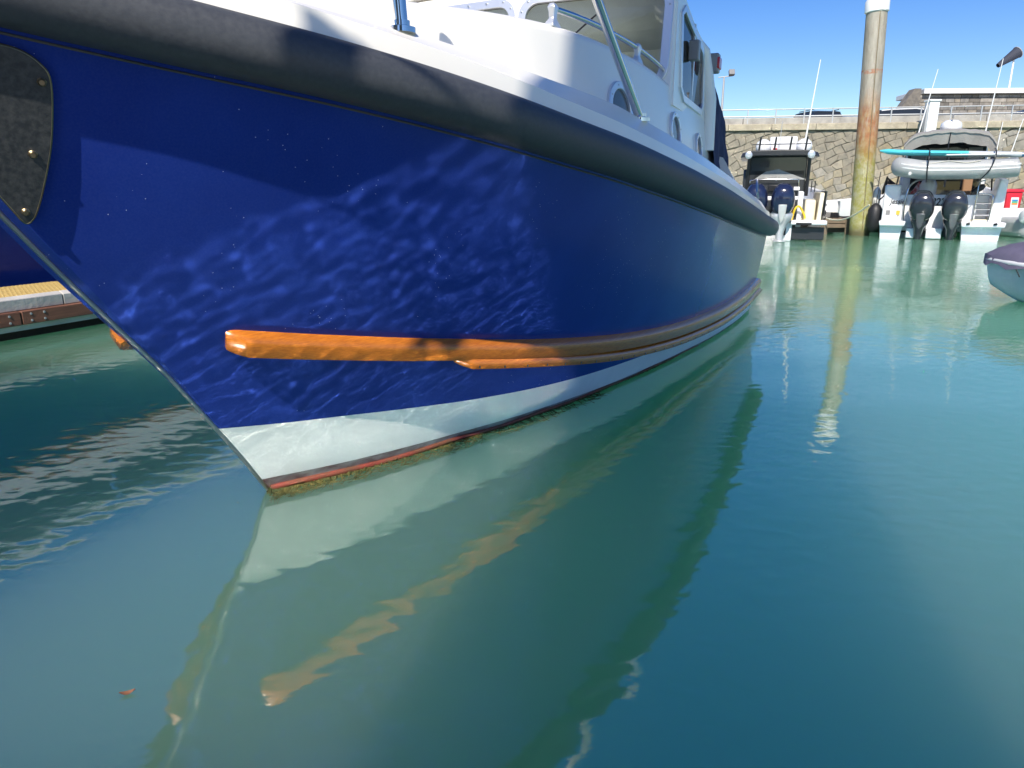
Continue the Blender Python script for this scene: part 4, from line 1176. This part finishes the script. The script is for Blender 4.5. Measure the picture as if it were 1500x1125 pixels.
for k in range(3):
    MB().box((1.535, -.0 + .06 * k, .62 + .17 * k), (.03, .06, .06)).build('side_port', M['black'], hb_, bevel=.01)
outboard(hb_, .31, -.55, .88, M['navy_gloss'], M['silver'], 1.0, 0, 1.12)
outboard(hb_, -.42, -.55, .88, M['navy_gloss'], M['silver'], 1.0, 0, 1.12)
MB().tube(smooth_path([(.62, -.15, .55), (.68, -.2, .85), (.8, -.15, .92), (.95, -.1, .7), (.98, -.1, .6)], 5), .03, 8).build('yellow_hose', mat('yellow_hose', (.75, .5, .02), .5), hb_, smooth=60)
MB().box((.04, 1.5, 1.50), (1.75, 2.2, .85)).build('cabin_lower', M['dark_hull'], hb_, bevel=.05)
MB().box((.12, .9, 1.95), (1.62, 1.0, .62)).build('cabin_glazing', M['dark_glass_solid'] if 'dark_glass_solid' in M else mat('smoked_glass', (.05, .055, .06), .08), hb_, bevel=.03)
pn = MB()
lin = mat('pale_curtain', (.34, .34, .33), .9, var=.3, vscale=3)
MB().rings([[Vector((-.5, .39, 1.66)), Vector((-.2, .39, 1.86)), Vector((.15, .39, 1.92)), Vector((.55, .39, 1.78)), Vector((.9, .39, 1.66))], [Vector((-.5, .395, 1.64)), Vector((-.2, .395, 1.64)), Vector((.15, .395, 1.64)), Vector((.55, .395, 1.64)), Vector((.9, .395, 1.64))]], False).build('folded_curtain', lin, hb_)
MB().box((-.25, .385, 2.07), (.26, .015, .18)).build('headrest', M['black'], hb_)
for x in (-.70, .98):
    MB().tube([(x, .4, 1.2), (x, .35, 2.3)], .05, 8).build('roof_post', M['black'], hb_)
MB().tube(smooth_path([(-.62, .3, 1.55), (-.5, .28, 1.64), (.6, .28, 1.64), (.74, .3, 1.55), (.76, .3, .75)], 4), .018, 6).build('grab_rail', M['steel'], hb_, smooth=60)
MB().box((.15, .35, 1.42), (.5, .1, .16)).build('control_panel', M['black'], hb_, bevel=.02)
MB().box((.70, .3, 1.40), (.16, .06, .09)).build('white_tag', M['white_paint'], hb_)
rings = []
for y, i in ((-.1, .1), (.0, .0), (2.6, .0), (2.9, .25)):
    rings.append([Vector((-.95 + i, y, 2.22)), Vector((-.90 + i, y, 2.34)), Vector((-.6, y, 2.40)), Vector((.15, y, 2.42)), Vector((.85, y, 2.40)), Vector((1.16 - i, y, 2.34)), Vector((1.22 - i, y, 2.22)), Vector((.9, y, 2.26)), Vector((-.6, y, 2.26))])
MB().rings(rings).build('hardtop', M['dark_hull'], hb_, smooth=40, bevel=.02)
for x in (-.72, .98):
    MB().lathe([(.09, 0), (.10, .03), (.06, .05)], (x, -.1, 2.28), 12, Matrix.Rotation(R(90), 3, 'X')).build('roof_lamp', M['alu'], hb_)
MB().tube([(-.65, .0, 2.56), (.95, .0, 2.56)], .015, 6).build('roof_rail', M['black'], hb_)
for k in range(4):
    x = -.45 + .42 * k
    MB().tube([(x, .0, 2.40), (x + .03, -.05, 2.74)], .026, 8).build('rod_holder', M['black'], hb_)
for x in (-.32, .82):
    MB().lathe([(.19, 0), (.22, .05), (.225, .14), (.19, .24), (.1, .31), (.01, .33)], (x, .8, 2.42), 20).build('satellite_dome', M['gel2'], hb_, smooth=50)
MB().box((.25, 1.2, 2.62), (.78, .06, .42)).build('white_panel', M['gel2'], hb_, bevel=.03)
MB().box((.02, 1.15, 2.47), (.12, .03, .1)).build('red_marker', M['red_lens'], hb_)
MB().tube([(.80, .6, 2.42), (1.02, .75, 4.75)], [.026, .012], 8).build('whip_antenna', M['white_paint'], hb_)
MB().tube([(.12, .6, 2.42), (.14, .6, 3.2)], .01, 6).build('thin_aerial', M['galv'], hb_)
for k in range(4):
    MB().tube([(1.0 + .10 * k, 1.6, 1.3), (1.0 + .10 * k, 1.6, 1.62)], .016, 6).build('rod_rack', M['black'], hb_)
# small white boat bow beyond the far pontoon
sb = empty('small_boat', (12.05, 28.2, 0), R(-75), 'small white boat with dark underside seen left behind the pile', 'boat')
far_hull(sb, 1.7, 3.6, .95, M['gel2'], M['gel2'])
MB().tube([(.0, 3.0, 1.3), (-.0, 3.7, 1.75)], .03, 8).build('bow_pole', M['white_paint'], sb)
MB().box((0, 1.4, .3), (1.5, 2.8, .3)).build('dark_bottom', M['dark_hull'], sb, bevel=.05)

# red cabinet with a sticker, standing on the pontoon at the right
rc = empty('safety_cabinet', (15.92, 23.5, .5), R(3), 'red plastic safety cabinet with a white sticker on the far pontoon', 'cabinet')
M['red'] = mat('red_plastic', (.58, .025, .04), .4, var=.08, vscale=3)
MB().rings([[Vector((sx * w_, sy * d_, z)) for sx, sy in ((-1, -1), (1, -1), (1, 1), (-1, 1))] for w_, d_, z in ((.24, .20, .05), (.27, .22, .78), (.27, .22, .80))]).build('body', M['red'], rc, bevel=.02)
MB().rings([[Vector((sx * w_, sy * d_, z)) for sx, sy in ((-1, -1), (1, -1), (1, 1), (-1, 1))] for w_, d_, z in ((.30, .25, .80), (.29, .24, .87), (.22, .18, .90))]).build('lid', M['red'], rc, bevel=.015)
sk = MB().box((.03, -.226, .45), (.25, .008, .38), Matrix.Rotation(R(-2), 3, 'X')).build('sticker', M['white_paint'], rc)
for z, c, nm in ((.55, (.05, .25, .55), 'blue_print'), (.49, (.1, .45, .25), 'green_print'), (.44, (.7, .25, .05), 'orange_print')):
    MB().box((.03, -.234, z), (.19, .006, .05)).build(nm, mat(nm, c, .5), sk)
for sx in (-1, 1):
    MB().box((sx * .18, 0, .03), (.08, .36, .06)).build('foot', M['black'], rc)
gr = empty('grey_rib', (15.4, 21.1, 0), 0, 'grey inflatable boat moored right of the canopy boat', 'boat')
for y in (.15, 1.5):
    ring_tube(smooth_path([(-.55, y, .62), (-.35, y, .62), (.5, y, .62), (2.2, y, .62), (2.5, y, .62)], 3), [.08, .16, .2, .21, .21, .21, .21, .21, .21, .21, .2, .18, .1], 'tube', M['tender_light'], gr)
ring_tube([(.12, .13, .62), (.22, .13, .62), (.48, .13, .62), (.58, .13, .62)], [.216, .222, .222, .216], 'patch', M['tender_grey'], gr)
MB().box((.9, .8, .28), (2.7, 1.3, .56)).build('hull', M['tender_grey'], gr, bevel=.15)
MB().box((1.6, .9, 1.1), (.8, .8, .7)).build('console_cover', M['tender_grey'], gr, bevel=.12)
ck = empty('console_boat', (16.4, 26.0, 0), 0, 'grey covered craft behind the red safety cabinet', 'boat')
MB().rings([[Vector((x, y, z)) for x, z in ((-1.3, 0), (-1.4, .9), (-.9, 1.25), (.9, 1.35), (1.5, .9), (1.4, 0))] for y in (0, 2.4)]).build('covered_hull', M['tender_grey'], ck, bevel=.12)
MB().tube([(-1.2, .4, 1.1), (-.2, .2, 1.45), (1.2, .3, 1.2)], .05, 8).build('cover_pole', M['tender_light'], ck, smooth=60)

# ------------------------------------------------------------------ covered dinghy at the right edge
dg_ = empty('covered_dinghy', (6.0, 9.05, 0), R(-48), 'pale grey dinghy under a mauve cover at the right edge', 'dinghy')
M['mauve'] = mat('mauve_boat_cover', (.115, .105, .16), .8, var=.25, vscale=3, bump=.015, bscale=4)
M['dinghy'] = mat('pale_blue_grey_hull', (.44, .50, .56), .3, var=.08, vscale=3)
# local: X along the boat from bow (0) to stern (+), Y across
def dh(x):
    u = max(0, min(1, x / 1.5)); return .06 + .78 * math.sin(u * math.pi / 2) ** .8
rings = []
for k in range(22):
    x = 3.4 * (k / 21) ** 1.4; b = dh(x); zt = .52 - .05 * min(1, x); kz = .30 * max(0, 1 - x / .7) ** 1.5 - .12
    rings.append([Vector((x, -b, zt)), Vector((x + .02, -b * .96, lerp(kz, zt, .6))), Vector((x + .05, -b * .75, lerp(kz, zt, .22))), Vector((x + .07, 0, kz)), Vector((x + .05, b * .75, lerp(kz, zt, .22))), Vector((x + .02, b * .96, lerp(kz, zt, .6))), Vector((x, b, zt))])
MB().rings(rings, False).build('hull', M['dinghy'], dg_, smooth=50)
mb = MB()
for sy in (-1, 1):
    mb.tube([Vector((r[0].x, sy * abs(r[0].y), r[0].z - .02)) for r in rings], .035, 8)
mb.build('gunwale_fender', M['tender_light'], dg_, smooth=60)
rings2 = []
for k, r in enumerate(rings):
    x = r[0].x; b = abs(r[0].y) + .045; zt = r[0].z; rise = .40 * min(1, x / .9) ** .8
    ring = []
    for j in range(15):
        u = -1 + 2 * j / 14
        hem = .07 + .03 * math.sin(k * 1.9 + (u > 0) * 2)
        z = zt - hem if abs(u) == 1 else zt + .03 + rise * (1 - abs(u) ** 1.5) + .018 * math.sin(k * 1.3 + j * 1.7)
        ring.append(Vector((x - .02, b * (u if abs(u) == 1 else u * .985), z)))
    rings2.append(ring)
MB().rings(rings2, False).add(rings2[0], [tuple(range(15))]).build('cover', M['mauve'], dg_, smooth=45)
for k in range(5, 20, 3):
    for sy in (-1, 1):
        r = rings2[k]; p = r[0] if sy < 0 else r[-1]
        MB().tube([p, p + Vector((.05, 0, -.09))], .008, 5).build('cover_tie', M['black'], dg_)
# ------------------------------------------------------------------ finger pontoon beside the boat (boat axes: X across, Y aft)
ax = Matrix.Translation(Vector((-1.0977, 2.9799, 0))) @ Matrix.Rotation(R(-25), 4, 'Z')
fp = empty('finger_pontoon', ax @ Vector((-4.45, 0, 0)), R(-25), 'finger pontoon with yellow anti-slip deck and brown timber edge left of the bow', 'pontoon')
M['yellow'] = mat('yellow_grating', (.62, .45, .16), .8, color2=(.45, .32, .11), vscale=30)
M['conc2'] = mat('pale_pontoon_edge', (.52, .50, .46), .8, color2=(.40, .385, .36), vscale=2.5, bump=.004, bscale=20)
M['brown'] = mat('brown_timber_fender', (.20, .085, .05), .65, color2=(.12, .05, .032), vscale=3, stretch=(8, 1, 14), bump=.002, bscale=30)
Y0, Y1 = -5.0, 9.0
MB().box((-.50, 2, .17), (.74, Y1 - Y0 - .3, .34)).build('float', M['float_wood'], fp)
# grating: bearing bars across, so the pieces show
MB().box((-.50, 2, .352), (.9, Y1 - Y0, .02)).build('grating_base', M['yellow'], fp)
mb = MB()
for i in range(90):
    mb.box((-.50, 1.0 - 2.0 + i * .04, .372), (.9, .02, .02))
for i in range(12):
    mb.box((-.92 + i * .076, 2, .3725), (.014, Y1 - Y0, .019))
o = mb.build('grating_bars', M['yellow'], fp); o['kind'] = 'stuff'
for y0, y1 in ((Y0, -1.2), (-1.19, 2.05), (2.06, 5.2), (5.21, Y1)):
    MB().rings([[Vector((x, y, z)) for x, z in ((.0, .27), (.0, .37), (-.05, .395), (-.07, .395), (-.07, .27))] for y in (y0, y1)]).build('edge_beam', M['conc2'], fp, bevel=.006)
for y0, y1 in ((Y0, -2.0), (-1.99, 1.62), (1.63, 4.9), (4.91, Y1)):
    pk = MB().box((.012, (y0 + y1) / 2, .205), (.06, y1 - y0, .125)).build('timber_plank', M['brown'], fp, bevel=.008)
    for y in (y0 + .08, y0 + .2, y1 - .1):
        for z in (.235, .175):
            MB().lathe([(.011, 0), (.011, .004), (.006, .005)], (.043, y, z), 8, Matrix.Rotation(R(90), 3, 'Y')).build('bolt', M['galv'], pk)
MB().box((-.02, 2, .115), (.05, Y1 - Y0, .05)).build('lower_edge', M['conc2'], fp)
# ------------------------------------------------------------------ neighbouring blue boat beyond the finger pontoon
nb = empty('moored_cruiser', ax @ Vector((-7.1, -3.2, 0)), R(-25), 'dark blue hulled cruiser moored beyond the yellow decked finger pontoon', 'motor boat')
nb_b = lambda t: 1.55 * (1 - max(0, (.42 - t) / .42) ** 2.0) + .02
rings = []
for k in range(31):
    t = k / 30; y = 10.0 * t; b = nb_b(t); z = 1.72 - .25 * t
    rings.append([Vector((-b, y, z)), Vector((-b * .93, y + .1, z * .5)), Vector((-b * .84, y + .3, 0)), Vector((0, y + .6, -.5)), Vector((b * .84, y + .3, 0)), Vector((b * .93, y + .1, z * .5)), Vector((b, y, z))])
MB().rings(rings, False).build('hull', M['blue'], nb, smooth=50)
for sx in (-1, 1):
    MB().tube([Vector((sx * (abs(r[0].x) + .01), r[0].y, r[0].z - .05)) for r in rings], .035, 8).build('timber_belt', M['teak'], nb, smooth=60)
    MB().rings([[Vector((sx * (abs(r[0].x)), r[0].y, r[0].z)), Vector((sx * (abs(r[0].x) - .02), r[0].y, r[0].z + .30)), Vector((sx * max(0, abs(r[0].x) - .12), r[0].y, r[0].z + .32)), Vector((sx * max(0, abs(r[0].x) - .4), r[0].y, r[0].z + .31))] for r in rings], False).build('gunwale', M['white_gel'], nb, smooth=35)
    pts = [Vector((sx * max(.03, nb_b(.03 + t * .6) - .15), .3 + 6.0 * t, 2.50 - .1 * t)) for t in [i / 16 for i in range(17)]]
    MB().tube(pts, .022, 8).build('guard_rail', M['steel'], nb, smooth=60)
    for i in (0, 4, 8, 12, 16):
        MB().tube([pts[i], pts[i] - Vector((0, 0, .62))], .018, 8).build('stanchion', M['steel'], nb)
rings = []
for k in range(13):
    t = k / 12; y = 2.4 + 6.6 * t
    b = nb_b((y) / 10) - .38; z = (1.95, 2.2, 2.35, 2.6, 2.62, 2.6, 2.58, 2.56, 2.55, 2.54, 2.5, 2.4, 2.2)[k]
    rings.append([Vector((-b, y, 1.75)), Vector((-b * .96, y, z - .15)), Vector((-b * .85, y, z)), Vector((0, y, z + .06)), Vector((b * .85, y, z)), Vector((b * .96, y, z - .15)), Vector((b, y, 1.75))])
MB().rings(rings, False).build('canvas_cover', M['navy'], nb, smooth=45)
for sx in (-1, 1):
    MB().tube([Vector((sx * (nb_b(y / 10) - .66 + .02), y, 2.72)) for y in (3.4, 4.0, 5, 6, 7, 8, 8.8)], .085, 8).build('roof_edge', M['white_gel'], nb, smooth=60)
MB().box((0, 9.95, .9), (2.9, .1, 1.5)).build('transom', M['blue'], nb)

# ------------------------------------------------------------------ walkway behind the viewer, plus unseen blockers added to shade boat and water
wk = MB().box((4, -2.0, .24), (30, 5.8, .40)).build('walkway_pontoon', M['conc2'])
tag(wk, 'wide pale main walkway pontoon in front of the bow', 'pontoon')
clad = mat('grey_timber_cladding', (.30, .28, .25), .8, color2=(.20, .19, .17), vscale=3, stretch=(10, 10, 1))
def clad_blocker(name, label, x0, x1, OH, HD):  # unseen block added to cast shade, dressed with cladding, door and windows
    OW = x1 - x0
    of = empty(name, ((x0 + x1) / 2, -1.0, .40), 0, label, 'building')
    MB().box((0, -HD, OH / 2), (OW - .06, 2 * HD - .06, OH)).build('wall', clad, of)
    n = int(OW / .165)
    for i in range(n):
        MB().box((-OW / 2 + OW / n * (i + .5), .0, OH / 2 - .05), (OW / n - .012, .03, OH - .2)).build('cladding_board', clad, of)
    MB().rings([[Vector((sx * w_, -HD + sy * d_, z)) for sx, sy in ((-1, -1), (1, -1), (1, 1), (-1, 1))] for w_, d_, z in ((OW / 2, HD + .03, OH), (OW / 2 - .04, HD, OH + .1), (OW / 2 - .3, HD - .3, OH + .28))]).build('roof', M['galv'], of)
    dr = MB().box((.3, .03, 1.05), (.85, .05, 2.1)).build('door', M['navy_gloss'], of, bevel=.01)
    MB().lathe([(.02, 0), (.03, .05)], (.0, .06, 1.05), 10, Matrix.Rotation(R(-90), 3, 'X')).build('handle', M['steel'], dr)
    for z in [3.4 + 2.4 * k for k in range(int((OH - 3) / 2.4))]:
        f_ = MB().frame(rrect(-.5, z - .55, .5, z + .55, .03, 2), rrect(-.44, z - .49, .44, z + .49, .03, 2), lambda p, d: Vector((p[0], d, p[1])), .02, .06).build('window', M['white_paint'], of)
        MB().box((0, .03, z), (.88, .02, .98)).build('pane', M['black_glass'], f_)
clad_blocker('shade_tower', 'tall slim timber clad block added out of view to shade the aft hull and cabin', -1.02, .32, 9.5, .5)  # added shadow caster for the aft hull and cabin
clad_blocker('shade_block', 'lower wide timber clad block added out of view to shade the water left of the bow', -7.2, -3.25, 6.2, 1.3)  # added shadow caster, darkens the water left of the bow

sg = empty('hanging_blocker', (-1.44, -.95, 5.06), 0, 'small white sign on a steel arm, added out of view to cast a shadow stripe on the belt', 'blocker')  # unseen, added for the double shadow stripe on the rubber belt
MB().tube([(-.09, 0, .22), (.44, -.02, .22)], .016, 8).build('arm', M['galv'], sg, smooth=60)
MB().box((0, 0, .02), (.165, .03, .36)).build('board', M['white_paint'], sg, bevel=.008)
for sx in (-1, 1):
    MB().tube([(sx * .05, 0, .22), (sx * .05, 0, -.52)], .030, 10).build('hanger', M['galv'], sg, smooth=60)
#==END==
